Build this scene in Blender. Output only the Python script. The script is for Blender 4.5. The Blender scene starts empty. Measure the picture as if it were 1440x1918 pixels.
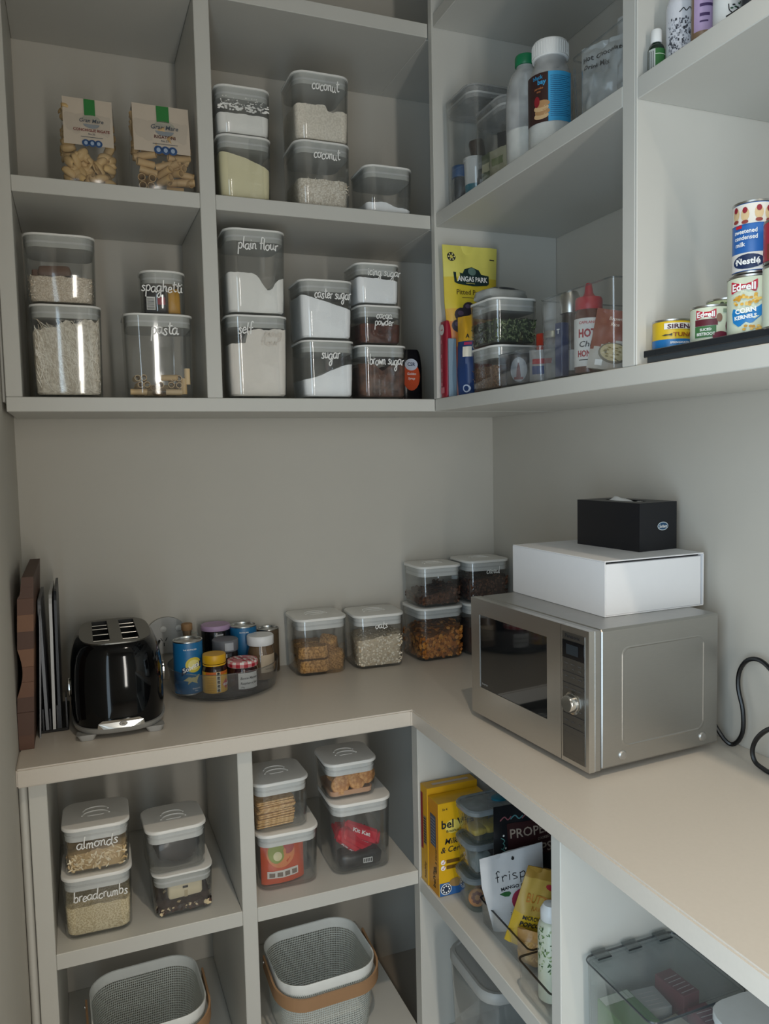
import bpy, math, random
import numpy as np
from mathutils import Vector, Matrix
from mathutils.geometry import tessellate_polygon

SC = bpy.context.scene
COL = SC.collection
PI = math.pi
R = random.Random(7)

# ---------------------------------------------------------------- camera
cam_data = bpy.data.cameras.new('camera')
cam = bpy.data.objects.new('camera', cam_data)
COL.objects.link(cam)
cam_data.sensor_fit = 'HORIZONTAL'
cam_data.sensor_width = 36.0
cam_data.lens = 36.0 * 1465.19 / 1440.0
cam_data.clip_start = 0.02
CAM = Vector((0.13108, -2.04303, 0.56795))
yaw, pitch, roll = -0.3735, -0.0754, -0.0215
fw = Vector((math.sin(-yaw) * math.cos(pitch), math.cos(yaw) * math.cos(pitch), math.sin(pitch)))
rt = fw.cross(Vector((0, 0, 1))).normalized()
up = rt.cross(fw)
rt2 = rt * math.cos(roll) + up * math.sin(roll)
up2 = -rt * math.sin(roll) + up * math.cos(roll)
m = Matrix((rt2, up2, -fw)).transposed().to_4x4()
m.translation = CAM
cam.matrix_world = m
SC.camera = cam

# ---------------------------------------------------------------- world, lights, exposure
world = bpy.data.worlds.new('World'); SC.world = world; world.use_nodes = True
bg = world.node_tree.nodes['Background']
bg.inputs[0].default_value = (0.62, 0.70, 0.80, 1); bg.inputs[1].default_value = 0.6


def area(name, loc, target, sx, sy, watts, col, shape='RECTANGLE', spread=PI):
    l = bpy.data.lights.new(name, 'AREA'); l.shape = shape; l.size = sx; l.size_y = sy
    l.energy = watts; l.color = col; l.spread = spread
    o = bpy.data.objects.new(name, l); COL.objects.link(o); o.location = loc
    d = Vector(target) - Vector(loc); o.rotation_euler = d.to_track_quat('-Z', 'Y').to_euler()
    return o


# daylight entering through the doorway in the left wall, an added rear strip, and a small warm ceiling downlight
area('doorway_daylight', (-0.08, -2.00, 0.20), (1.2, -1.65, 0.25), 0.80, 1.9, 18.5, (0.66, 0.85, 1.0))
area('rear_strip_light', (0.50, -3.29, 0.35), (0.62, 0.0, 0.3), 0.11, 1.7, 14.5, (1.0, 0.96, 0.88))  # narrow rear strip added to shape streak reflections and brighten the back shelves
spot_data = bpy.data.lights.new('ceiling_downlight', 'SPOT'); spot_data.energy = 56.0; spot_data.color = (1.0, 0.86, 0.68)
spot_data.spot_size = math.radians(94); spot_data.spot_blend = 1.0; spot_data.shadow_soft_size = .03
spot = bpy.data.objects.new('ceiling_downlight', spot_data); COL.objects.link(spot); spot.location = (0.50, -1.70, 1.90)

vs = SC.view_settings
vs.view_transform = 'Standard'; vs.look = 'None'; vs.gamma = 1.0; vs.use_curve_mapping = False
vs.exposure = 0.08
cy = SC.cycles
cy.max_bounces = 10; cy.diffuse_bounces = 4; cy.glossy_bounces = 4; cy.transmission_bounces = 6
cy.transparent_max_bounces = 32; cy.use_denoising = True; cy.sample_clamp_indirect = 4.0

# ---------------------------------------------------------------- materials
MATS = {}


def lin(h):
    h = h.lstrip('#'); o = []
    for i in (0, 2, 4):
        c = int(h[i:i + 2], 16) / 255
        o.append(c / 12.92 if c <= .04045 else ((c + .055) / 1.055) ** 2.4)
    return o


def C(h, rough=.5, metal=0.0, var=.05, scale=60.0, bump=0.0, coat=0.0, spec=.5):
    key = (h, rough, metal, var, scale, bump, coat, spec)
    if key in MATS: return MATS[key]
    mt = bpy.data.materials.new('surface_%03d' % len(MATS)); mt.use_nodes = True
    nt = mt.node_tree; b = nt.nodes['Principled BSDF']
    c = lin(h)
    tc = nt.nodes.new('ShaderNodeTexCoord'); nz = nt.nodes.new('ShaderNodeTexNoise')
    nz.inputs['Scale'].default_value = scale; nz.inputs['Detail'].default_value = 3
    nt.links.new(tc.outputs['Object'], nz.inputs['Vector'])
    mx = nt.nodes.new('ShaderNodeMix'); mx.data_type = 'RGBA'
    mx.inputs[6].default_value = [x * (1 - var) for x in c] + [1]
    mx.inputs[7].default_value = [min(1, x * (1 + var)) for x in c] + [1]
    nt.links.new(nz.outputs['Fac'], mx.inputs[0]); nt.links.new(mx.outputs[2], b.inputs['Base Color'])
    b.inputs['Roughness'].default_value = rough; b.inputs['Metallic'].default_value = metal
    b.inputs['Coat Weight'].default_value = coat; b.inputs['Specular IOR Level'].default_value = spec
    if bump:
        bp = nt.nodes.new('ShaderNodeBump'); bp.inputs['Strength'].default_value = bump; bp.inputs['Distance'].default_value = .002
        nt.links.new(nz.outputs['Fac'], bp.inputs['Height']); nt.links.new(bp.outputs['Normal'], b.inputs['Normal'])
    MATS[key] = mt
    return mt


def grainy(name, c1, c2, scale, rough=.8, bump=.4, sharp=(.4, .6), vor=False):
    """two-colour granular surface for dry foods"""
    if name in MATS: return MATS[name]
    mt = bpy.data.materials.new(name); mt.use_nodes = True; nt = mt.node_tree; b = nt.nodes['Principled BSDF']
    tc = nt.nodes.new('ShaderNodeTexCoord')
    nz = nt.nodes.new('ShaderNodeTexVoronoi' if vor else 'ShaderNodeTexNoise'); nz.inputs['Scale'].default_value = scale
    if not vor: nz.inputs['Detail'].default_value = 4
    nt.links.new(tc.outputs['Object'], nz.inputs['Vector'])
    rp = nt.nodes.new('ShaderNodeValToRGB'); rp.color_ramp.elements[0].position = sharp[0]; rp.color_ramp.elements[1].position = sharp[1]
    rp.color_ramp.elements[0].color = lin(c1) + [1]; rp.color_ramp.elements[1].color = lin(c2) + [1]
    src = nz.outputs['Distance'] if vor else nz.outputs['Fac']
    nt.links.new(src, rp.inputs['Fac']); nt.links.new(rp.outputs['Color'], b.inputs['Base Color'])
    bp = nt.nodes.new('ShaderNodeBump'); bp.inputs['Strength'].default_value = bump; bp.inputs['Distance'].default_value = .002
    nt.links.new(src, bp.inputs['Height']); nt.links.new(bp.outputs['Normal'], b.inputs['Normal'])
    b.inputs['Roughness'].default_value = rough
    MATS[name] = mt
    return mt


def clear(name, tint=(.985, .988, .988), edge=(.60, .63, .63), haze=.018, hcol=(.8, .82, .82), rough=.06, f0=.045):
    """thin clear plastic: straight-through transparency, edge tint and Fresnel-like gloss"""
    if name in MATS: return MATS[name]
    mt = bpy.data.materials.new(name); mt.use_nodes = True; nt = mt.node_tree; N = nt.nodes; L = nt.links
    N.clear(); out = N.new('ShaderNodeOutputMaterial')
    lw = N.new('ShaderNodeLayerWeight'); lw.inputs['Blend'].default_value = .5
    pw = N.new('ShaderNodeMath'); pw.operation = 'POWER'; pw.inputs[1].default_value = 4.0; L.new(lw.outputs['Facing'], pw.inputs[0])
    fr = N.new('ShaderNodeMath'); fr.operation = 'MULTIPLY_ADD'; fr.inputs[1].default_value = .7; fr.inputs[2].default_value = f0
    L.new(pw.outputs[0], fr.inputs[0])
    tm = N.new('ShaderNodeMix'); tm.data_type = 'RGBA'; tm.inputs[6].default_value = (*tint, 1); tm.inputs[7].default_value = (*edge, 1)
    p2 = N.new('ShaderNodeMath'); p2.operation = 'POWER'; p2.inputs[1].default_value = 3.0; L.new(lw.outputs['Facing'], p2.inputs[0])
    L.new(p2.outputs[0], tm.inputs[0])
    tr = N.new('ShaderNodeBsdfTransparent'); L.new(tm.outputs[2], tr.inputs['Color'])
    nz = N.new('ShaderNodeTexNoise'); nz.inputs['Scale'].default_value = 18
    tc = N.new('ShaderNodeTexCoord'); L.new(tc.outputs['Object'], nz.inputs['Vector'])
    hz = N.new('ShaderNodeMath'); hz.operation = 'MULTIPLY'; hz.inputs[1].default_value = haze * 2; L.new(nz.outputs['Fac'], hz.inputs[0])
    df = N.new('ShaderNodeBsdfDiffuse'); df.inputs['Color'].default_value = (*hcol, 1)
    m1 = N.new('ShaderNodeMixShader'); L.new(hz.outputs[0], m1.inputs[0]); L.new(tr.outputs[0], m1.inputs[1]); L.new(df.outputs[0], m1.inputs[2])
    gl = N.new('ShaderNodeBsdfGlossy'); gl.inputs['Roughness'].default_value = rough; gl.inputs['Color'].default_value = (1, 1, 1, 1)
    m2 = N.new('ShaderNodeMixShader'); L.new(fr.outputs[0], m2.inputs[0]); L.new(m1.outputs[0], m2.inputs[1]); L.new(gl.outputs[0], m2.inputs[2])
    L.new(m2.outputs[0], out.inputs['Surface'])
    MATS[name] = mt
    return mt


def brushed(name, h, rough=.33, axis=2):
    if name in MATS: return MATS[name]
    mt = C(h, rough, 1.0, .06, 40).copy(); mt.name = name
    nt = mt.node_tree; nz = [n for n in nt.nodes if n.type == 'TEX_NOISE'][0]; tc = [n for n in nt.nodes if n.type == 'TEX_COORD'][0]
    mp = nt.nodes.new('ShaderNodeMapping'); s = [1.0, 1.0, 1.0]; s[axis] = 40.0; mp.inputs['Scale'].default_value = s
    nt.links.new(tc.outputs['Object'], mp.inputs[0]); nt.links.new(mp.outputs[0], nz.inputs['Vector'])
    MATS[name] = mt
    return mt


def mesh_metal(name, h, holes=.30):
    """white painted metal perforated with a fine diagonal hole pattern (from the UV map, metres)"""
    if name in MATS: return MATS[name]
    mt = C(h, .55, 0, .03).copy(); mt.name = name; nt = mt.node_tree; N = nt.nodes; L = nt.links
    b = N['Principled BSDF']; out = [n for n in N if n.type == 'OUTPUT_MATERIAL'][0]
    uv = N.new('ShaderNodeUVMap'); sp = N.new('ShaderNodeSeparateXYZ'); L.new(uv.outputs[0], sp.inputs[0])

    def wave(a, bq):
        m1 = N.new('ShaderNodeMath'); m1.operation = 'MULTIPLY'; m1.inputs[1].default_value = a; L.new(sp.outputs[0], m1.inputs[0])
        m2 = N.new('ShaderNodeMath'); m2.operation = 'MULTIPLY_ADD'; m2.inputs[1].default_value = bq; L.new(sp.outputs[1], m2.inputs[0]); L.new(m1.outputs[0], m2.inputs[2])
        s = N.new('ShaderNodeMath'); s.operation = 'SINE'; L.new(m2.outputs[0], s.inputs[0]); return s
    k = 2 * PI / .0056
    w1 = wave(k * .62, k * .5); w2 = wave(k * .62, -k * .5)
    ml = N.new('ShaderNodeMath'); ml.operation = 'MULTIPLY'; L.new(w1.outputs[0], ml.inputs[0]); L.new(w2.outputs[0], ml.inputs[1])
    gt = N.new('ShaderNodeMath'); gt.operation = 'GREATER_THAN'; gt.inputs[1].default_value = holes; L.new(ml.outputs[0], gt.inputs[0])
    tr = N.new('ShaderNodeBsdfTransparent'); mx = N.new('ShaderNodeMixShader')
    L.new(gt.outputs[0], mx.inputs[0]); L.new(b.outputs[0], mx.inputs[1]); L.new(tr.outputs[0], mx.inputs[2]); L.new(mx.outputs[0], out.inputs['Surface'])
    MATS[name] = mt
    return mt


LAM = C('#cac8c1', .42, 0, .015, 25, .02)          # white melamine
WALL = C('#c4bfb5', .85, 0, .02, 12, .08)          # painted plaster
TOP = C('#cdc4b8', .38, 0, .03, 160, .01)          # pale stone worktop
LIDW = C('#e9e7e2', .35, 0, .01)
SEAL = C('#d5d5d2', .45, 0, .02)
CLEAR = clear('clear_acrylic')
CLEARD = clear('clear_edge', (.72, .74, .74), (.35, .38, .38), .05)
SMOKE = clear('smoky_acrylic', (.90, .91, .92), (.48, .50, .51), .05, (.45, .47, .48))
FILM = clear('clear_film', (.96, .96, .96), (.75, .75, .75), .03, rough=.12, f0=.03)
FROST = clear('frosted_plastic', (.80, .81, .81), (.5, .5, .5), .36, (.90, .91, .91), .25)
STEEL = brushed('brushed_steel', '#cac8c4', .34, 2)
STEELP = brushed('painted_steel', '#b5b4b1', .42, 2)
CHROME = C('#d8d8d6', .12, 1.0, .02)
TIN = C('#c9c9c6', .3, 1.0, .04)
BLACK = C('#0c0d10', .35, 0, .05)
BLACKG = C('#060709', .06, 0, .02, spec=.3)
CARD = C('#e4e4e6', .6, 0, .01)


# ---------------------------------------------------------------- mesh building
class MB:
    def __init__(s): s.v = []; s.f = []; s.k = []; s.sm = []; s.uv = None

    def add(s, vs_, fs, mat, smooth=False):
        n = len(s.v); s.v.extend(vs_)
        for f in fs: s.f.append([i + n for i in f]); s.k.append(mat); s.sm.append(smooth)
        return s

    def box(s, x0, x1, y0, y1, z0, z1, mat, bev=0.0):
        if bev <= 0:
            vv = [(x, y, z) for z in (z0, z1) for y in (y0, y1) for x in (x0, x1)]
            return s.add(vv, [(0, 2, 3, 1), (4, 5, 7, 6), (0, 1, 5, 4), (2, 6, 7, 3), (0, 4, 6, 2), (1, 3, 7, 5)], mat)
        b = min(bev, (x1 - x0) / 2.01, (y1 - y0) / 2.01, (z1 - z0) / 2.01)
        vv = []; idx = {}
        for sx in (0, 1):
            for sy in (0, 1):
                for sz in (0, 1):
                    c = ((x0, x1)[sx], (y0, y1)[sy], (z0, z1)[sz]); i = ((b, -b)[sx], (b, -b)[sy], (b, -b)[sz])
                    for a in range(3):
                        p = [c[j] + (0 if j == a else i[j]) for j in range(3)]
                        idx[(sx, sy, sz, a)] = len(vv); vv.append(tuple(p))
        fs = []
        for a in range(3):
            o = [j for j in range(3) if j != a]
            for e in (0, 1):
                q = []
                for (p, r) in ((0, 0), (1, 0), (1, 1), (0, 1)):
                    t = [0, 0, 0]; t[a] = e; t[o[0]] = p; t[o[1]] = r; q.append(idx[(*t, a)])
                fs.append(q if (e == 1) == (a != 1) else q[::-1])
            for p in (0, 1):
                for r in (0, 1):
                    q = []
                    for (e, w) in ((0, 0), (0, 1), (1, 1), (1, 0)):
                        t = [0, 0, 0]; t[a] = e; t[o[0]] = p; t[o[1]] = r; q.append(idx[(*t, o[w])])
                    fs.append(q)
        for sx in (0, 1):
            for sy in (0, 1):
                for sz in (0, 1): fs.append([idx[(sx, sy, sz, a)] for a in range(3)])
        n0 = len(s.f); s.add(vv, fs, mat)
        cx, cy_, cz = (x0 + x1) / 2, (y0 + y1) / 2, (z0 + z1) / 2
        for i in range(n0, len(s.f)):                      # outward normals
            q = [Vector(s.v[j]) for j in s.f[i]]; nn = (q[1] - q[0]).cross(q[2] - q[0])
            if nn.dot(sum(q, Vector()) / len(q) - Vector((cx, cy_, cz))) < 0: s.f[i] = s.f[i][::-1]
        return s

    def loft(s, rings, mat, cap0=True, cap1=True, smooth=True, mats=None):
        n = len(rings[0]); vv = [p for r in rings for p in r]; 
        for i in range(len(rings) - 1):
            fs = [(i * n + j, i * n + (j + 1) % n, (i + 1) * n + (j + 1) % n, (i + 1) * n + j) for j in range(n)]
            if i == 0: s.add(vv, fs, mats[0] if mats else mat, smooth); base = len(s.v) - len(vv)
            else:
                for f in fs: s.f.append([q + base for q in f]); s.k.append(mats[i] if mats else mat); s.sm.append(smooth)
        if cap0: s.f.append([base + j for j in range(n)][::-1]); s.k.append(mats[0] if mats else mat); s.sm.append(False)
        if cap1: s.f.append([base + (len(rings) - 1) * n + j for j in range(n)]); s.k.append(mats[-1] if mats else mat); s.sm.append(False)
        return s

    def lathe(s, prof, mat, cx=0, cy=0, n=28, mats=None, cap0=True, cap1=True, sy=1.0):
        return s.loft([[(cx + r * math.cos(2 * PI * i / n), cy + sy * r * math.sin(2 * PI * i / n), z) for i in range(n)] for r, z in prof], mat, cap0, cap1, True, mats)

    def tube(s, pts, r, mat, n=8, closed=False):
        P = [Vector(p) for p in pts]; rings = []; ref = None
        for i, p in enumerate(P):
            a = P[i - 1] if (i or closed) else p; b = P[(i + 1) % len(P)] if (i < len(P) - 1 or closed) else p
            t = (b - a).normalized()
            if ref is None: ref = t.cross(Vector((0, 0, 1)) if abs(t.z) < .9 else Vector((1, 0, 0))).normalized()
            else: ref = (ref - t * ref.dot(t)).normalized()
            q = t.cross(ref); rr_ = r[i] if isinstance(r, (list, tuple)) else r
            rings.append([tuple(p + ref * rr_ * math.cos(2 * PI * k / n) + q * rr_ * math.sin(2 * PI * k / n)) for k in range(n)])
        if closed: rings.append(rings[0]); return s.loft(rings, mat, False, False)
        return s.loft(rings, mat)

    def flat(s, outer, holes, z0, z1, mat, fn=None):
        """plate with holes from 2-D outlines; fn maps (u, v, w) to a point"""
        fn = fn or (lambda u, v, w: (u, v, w))
        loops = [outer] + list(holes); pts = [p for l in loops for p in l]
        tris = tessellate_polygon([[Vector((p[0], p[1], 0)) for p in l] for l in loops])
        n = len(pts); vv = [fn(p[0], p[1], z1) for p in pts] + [fn(p[0], p[1], z0) for p in pts]
        fs = [tuple(t) for t in tris] + [tuple(i + n for i in t[::-1]) for t in tris]; o = 0
        for l in loops:
            k = len(l); fs += [(o + i, o + (i + 1) % k, n + o + (i + 1) % k, n + o + i) for i in range(k)]; o += k
        return s.add(vv, fs, mat)


def rr(w, d, r, z, cx=0, cy=0, n=5):
    """rounded rectangle ring"""
    r = min(r, w / 2 - 1e-5, d / 2 - 1e-5); o = []
    for qx, qy, a0 in ((1, 1, 0), (-1, 1, PI / 2), (-1, -1, PI), (1, -1, 1.5 * PI)):
        for i in range(n + 1):
            a = a0 + PI / 2 * i / n
            o.append((cx + qx * (w / 2 - r) + r * math.cos(a), cy + qy * (d / 2 - r) + r * math.sin(a), z))
    return o


def obj(name, mb, parent=None, label=None, kind=None, angle=40):
    me = bpy.data.meshes.new(name)
    me.from_pydata(mb.v, [], mb.f)
    keys = []
    for k in mb.k:
        if k not in keys: keys.append(k)
    for k in keys: me.materials.append(k)
    me.polygons.foreach_set('material_index', [keys.index(k) for k in mb.k])
    me.polygons.foreach_set('use_smooth', mb.sm)
    if any(mb.sm): me.set_sharp_from_angle(angle=math.radians(angle))
    if mb.uv:
        ul = me.uv_layers.new(name='UVMap')
        for lp in me.loops: ul.data[lp.index].uv = mb.uv[lp.vertex_index]
    o = bpy.data.objects.new(name, me); COL.objects.link(o)
    if parent: o.parent = parent
    if label: o['label'] = label
    if kind: o['kind'] = kind
    return o


def thing(name, label, cat, loc=(0, 0, 0), rz=0, group=None, kind=None, rx=0, ry=0):
    o = bpy.data.objects.new(name, None); COL.objects.link(o); o.empty_display_size = .02
    o.location = loc; o.rotation_euler = (math.radians(rx), math.radians(ry), math.radians(rz))
    o['label'] = label; o['category'] = cat
    if group: o['group'] = group
    if kind: o['kind'] = kind
    return o


def tag(o, label, cat, loc=None, rz=0, group=None, kind=None, rx=0, ry=0):
    o['label'] = label; o['category'] = cat
    if loc: o.location = loc
    o.rotation_euler = (math.radians(rx), math.radians(ry), math.radians(rz))
    if group: o['group'] = group
    if kind: o['kind'] = kind
    return o


# ---------------------------------------------------------------- flat print: maps M(u, v, offset) -> point
def Mfront(y=0.0, x=0.0, z=0.0, tilt=0.0):        # faces -y
    c, s_ = math.cos(tilt), math.sin(tilt)
    return lambda u, v, o: (x + u * c - v * s_, y - o, z + u * s_ + v * c)


def Mtop(z, x=0, y=0): return lambda u, v, o: (x + u, y + v, z + o)
def Mside(x, y=0, z=0): return lambda u, v, o: (x + o, y + u, z + v)      # faces +x
def Mleft(x, y=0, z=0): return lambda u, v, o: (x - o, y - u, z + v)      # faces -x
def Mcyl(r, a0=0.0, z=0.0): return lambda u, v, o: ((r + o) * math.sin(u / r + a0), -(r + o) * math.cos(u / r + a0), z + v)
def Msub(M, u0, v0, tilt=0.0):
    c, s_ = math.cos(tilt), math.sin(tilt)
    return lambda u, v, o: M(u0 + u * c - v * s_, v0 + u * s_ + v * c, o)


def drect(b, M, u0, v0, u1, v1, mat, o=.0003, nu=6, nv=2):
    vv = [M(u0 + (u1 - u0) * i / nu, v0 + (v1 - v0) * j / nv, o) for j in range(nv + 1) for i in range(nu + 1)]
    b.add(vv, [(j * (nu + 1) + i, j * (nu + 1) + i + 1, (j + 1) * (nu + 1) + i + 1, (j + 1) * (nu + 1) + i) for j in range(nv) for i in range(nu)], mat, True)


def dell(b, M, u, v, ru, rv, mat, o=.0005, n=20, a0=0, a1=2 * PI):
    p = [(u + ru * math.cos(a0 + (a1 - a0) * i / n), v + rv * math.sin(a0 + (a1 - a0) * i / n)) for i in range(n if a1 - a0 > 6.2 else n + 1)]
    dpoly(b, M, p, mat, o)


def dpoly(b, M, p, mat, o=.0005):
    c = (sum(q[0] for q in p) / len(p), sum(q[1] for q in p) / len(p)); k = len(p)
    vv = [M(c[0], c[1], o)] + [M((q[0] + c[0]) / 2, (q[1] + c[1]) / 2, o) for q in p] + [M(q[0], q[1], o) for q in p]
    b.add(vv, [(0, 1 + i, 1 + (i + 1) % k) for i in range(k)] + [(1 + i, 1 + k + i, 1 + k + (i + 1) % k, 1 + (i + 1) % k) for i in range(k)], mat, True)


TXT = {}


def text_mesh(s, bold):
    if (s, bold) not in TXT:
        cu = bpy.data.curves.new('lettering_source', 'FONT'); cu.body = s; cu.size = 1.0; cu.resolution_u = 2; cu.offset = bold
        o = bpy.data.objects.new('lettering_source', cu); me = o.to_mesh()
        TXT[(s, bold)] = ([tuple(v.co) for v in me.vertices], [tuple(p.vertices) for p in me.polygons])
        o.to_mesh_clear(); bpy.data.objects.remove(o); bpy.data.curves.remove(cu)
    return TXT[(s, bold)]


def dtext(b, M, s, u, v, size, mat, o=.0007, w=None, bold=.012, shear=0.0, align='c'):
    vv, ff = text_mesh(s, bold)
    if not vv: return
    xs = [p[0] for p in vv]; x0, x1 = min(xs), max(xs); k = size if w is None else w / (x1 - x0)
    off = {'c': (x0 + x1) / 2, 'l': x0, 'r': x1}[align]
    b.add([M(u + (p[0] - off + shear * p[1]) * k, v + p[1] * size, o) for p in vv], ff, mat)


GL = {
    'a': (1.0, [[(.75, .85), (.45, 1), (.1, .75), (.05, .3), (.3, 0), (.6, .2), (.8, .9)], [(.8, 1), (.75, .3), (.9, 0), (1.1, .15)]]),
    'b': (.95, [[(.15, 2.1), (.12, 1), (.1, 0)], [(.1, .5), (.3, .95), (.6, 1), (.8, .6), (.65, .1), (.35, 0), (.1, .2)]]),
    'c': (.85, [[(.75, .8), (.5, 1), (.15, .75), (.08, .3), (.35, 0), (.75, .2)]]),
    'd': (1.05, [[(.75, .85), (.45, 1), (.1, .75), (.05, .3), (.3, 0), (.6, .2), (.78, .8)], [(.88, 2.1), (.8, 1), (.78, .2), (.98, 0)]]),
    'e': (.85, [[(.1, .5), (.65, .6), (.6, .95), (.35, 1), (.08, .6), (.15, .15), (.4, 0), (.8, .25)]]),
    'f': (.75, [[(.8, 1.95), (.5, 2.1), (.35, 1.7), (.3, .8), (.28, -.1)], [(0, 1.0), (.7, 1.05)]]),
    'g': (1.05, [[(.75, .85), (.45, 1), (.1, .75), (.05, .3), (.3, 0), (.6, .2), (.8, .9)], [(.82, 1), (.78, .2), (.7, -.8), (.4, -1.15), (.15, -.85), (.4, -.35), (1.05, .15)]]),
    'h': (.95, [[(.15, 2.1), (.12, 1), (.12, 0)], [(.12, .5), (.4, 1), (.65, .85), (.65, .2), (.9, 0)]]),
    'i': (.45, [[(.15, 1), (.13, .3), (.35, 0)], [(.2, 1.42), (.22, 1.56)]]),
    'l': (.42, [[(.2, 2.1), (.12, 1.2), (.12, .3), (.32, 0)]]),
    'm': (1.2, [[(.1, 1), (.1, 0)], [(.1, .6), (.35, 1), (.5, .8), (.5, 0)], [(.5, .6), (.75, 1), (.92, .8), (.9, .2), (1.1, 0)]]),
    'n': (.9, [[(.1, 1), (.1, 0)], [(.1, .6), (.4, 1), (.6, .8), (.6, .2), (.85, 0)]]),
    'o': (.95, [[(.45, 1), (.1, .75), (.08, .25), (.4, 0), (.72, .3), (.7, .8), (.42, 1), (.6, .82), (.98, .95)]]),
    'p': (.95, [[(.14, 1), (.1, 0), (.05, -1.1)], [(.1, .5), (.3, .95), (.6, 1), (.8, .6), (.65, .1), (.35, 0), (.1, .2)]]),
    'r': (.68, [[(.1, 1), (.12, .5), (.12, 0)], [(.12, .55), (.3, .95), (.64, 1)]]),
    's': (.78, [[(.68, .85), (.4, 1), (.2, .8), (.45, .5), (.6, .2), (.35, 0), (.02, .15)]]),
    't': (.72, [[(.35, 1.8), (.28, 1), (.28, .3), (.5, 0), (.75, .15)], [(0, 1.2), (.75, 1.3)]]),
    'u': (.95, [[(.1, 1), (.1, .3), (.3, 0), (.6, .3), (.7, 1)], [(.7, 1), (.7, .2), (.95, 0)]]),
    'w': (1.02, [[(.05, 1), (.2, 0), (.45, .7), (.68, 0), (.92, 1)]]),
    ' ': (.55, []),
}


def crom(p, k=4):
    if len(p) < 3: return p
    q = [p[0]] + list(p) + [p[-1]]; o = []
    for i in range(1, len(q) - 2):
        for j in range(k):
            t = j / k; a, b, c, d = q[i - 1], q[i], q[i + 1], q[i + 2]
            o.append(tuple(.5 * ((2 * b[e]) + (-a[e] + c[e]) * t + (2 * a[e] - 5 * b[e] + 4 * c[e] - d[e]) * t * t + (-a[e] + 3 * b[e] - 3 * c[e] + d[e]) * t ** 3) for e in (0, 1)))
    return o + [p[-1]]


def ribbon(b, M, p, wd, mat, o=.0006):
    n = len(p); vv = []
    for i in range(n):
        a = p[max(0, i - 1)]; c = p[min(n - 1, i + 1)]; dx, dy = c[0] - a[0], c[1] - a[1]; l = math.hypot(dx, dy) or 1
        vv += [M(p[i][0] - dy / l * wd / 2, p[i][1] + dx / l * wd / 2, o), M(p[i][0] + dy / l * wd / 2, p[i][1] - dx / l * wd / 2, o)]
    b.add(vv, [(2 * i, 2 * i + 1, 2 * i + 3, 2 * i + 2) for i in range(n - 1)], mat)


def hand(b, M, s, u, v, xh, mat, w=None, wd=.2, o=.0006, shear=.06):
    tot = sum(GL[c][0] for c in s); kx = xh if w is None else w / tot; x = u - tot * kx / 2
    for i, c in enumerate(s):
        adv, st = GL[c]
        for q in st:
            q = crom([(x + (a + shear * bb) * kx, v + bb * xh + .12 * xh * math.sin(i * 2.3)) for a, bb in q])
            ribbon(b, M, q, wd * xh, mat, o)
        x += adv * kx
# ================================================================ setting
W, DU, XR, DC, XC, DL, XL = 1.28, .3153, .9459, .4877, .7947, .4672, .8134
ZB0, ZB1, ZM0, ZM1, ZT0, ZT1 = .6655, .6953, 1.0956, 1.127, 1.532, 1.5635
ZC, ZF, CEIL, YF = -.0362, -.90, 1.93, -3.25


def struct(name, boxes, mat, label=None):
    b = MB()
    for q in boxes: b.box(*q, mat)
    o = obj(name, b); o['kind'] = 'structure'
    if label: o['label'] = label
    return o


struct('wall_back', [(-.05, W + .05, 0, .05, ZF, CEIL)], WALL)
struct('wall_right', [(W, W + .05, YF, 0, ZF, CEIL)], WALL)
struct('wall_left', [(-.05, 0, -1.58, 0, ZF, CEIL), (-.05, 0, YF, -2.42, ZF, CEIL), (-.05, 0, -2.42, -1.58, 1.20, CEIL)], WALL)
struct('wall_front', [(-.05, .39, YF - .05, YF, ZF, CEIL), (.61, W + .05, YF - .05, YF, ZF, CEIL), (.39, .61, YF - .05, YF, 1.21, CEIL), (.39, .61, YF - .05, YF, ZF, -.51)], WALL)
struct('ceiling', [(-.05, W + .05, YF, .05, CEIL, CEIL + .05)], WALL)
struct('floor', [(-.05, W + .05, YF, .05, ZF - .05, ZF)], C('#a89d90', .5, 0, .08, 6))

# ================================================================ joinery
BV = .0012


def board(name, x0, x1, y0, y1, z0, z1, par, mat=LAM, bev=BV):
    b = MB(); b.box(x0, x1, y0, y1, z0, z1, mat, bev); return obj(name, b, par)


ub = thing('shelving_unit', 'white open wall shelving with three bays of pasta and flour tubs on the back wall', 'shelving', (0, 0, ZB0))
BY = -.0005


def ubp(name, x0, x1, y0, y1, z0, z1): return board(name, x0, x1, y0, y1, z0 - ZB0, z1 - ZB0, ub)


ubp('bottom_board', .008, XR, -DU, -.004, ZB0, ZB1 - .0003)
ubp('bottom_board', XR + .0003, W - .004, -.3025, -.004, ZB0, ZB1 - .0003)
ubp('side_panel', .008, .0382, -DU, BY, ZB1, CEIL - .002)
ubp('divider', .4031, .4359, -DU, BY, ZB1, CEIL - .002)
for (a, b_) in ((.0385, .4028), (.4362, W - .0005)):
    x1 = b_ if b_ < 1 else XR - .004
    for z0, z1 in ((ZM0, ZM1), (ZT0, ZT1)):
        ubp('shelf', a, x1, -DU + .0003, BY, z0, z1)
        if b_ > 1: ubp('shelf', x1 + .0003, W - .0005, -.3025, BY, z0, z1)
ubp('scribe_strip', .0003, .0078, -.295, BY, ZB0 + .02, CEIL - .002)

ur = thing('shelving_unit', 'white open wall shelving with pouches, shakers and food cans on the right wall', 'shelving', (0, 0, ZB0))


def urp(name, x0, x1, y0, y1, z0, z1): return board(name, x0, x1, y0, y1, z0 - ZB0, z1 - ZB0, ur)


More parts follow.
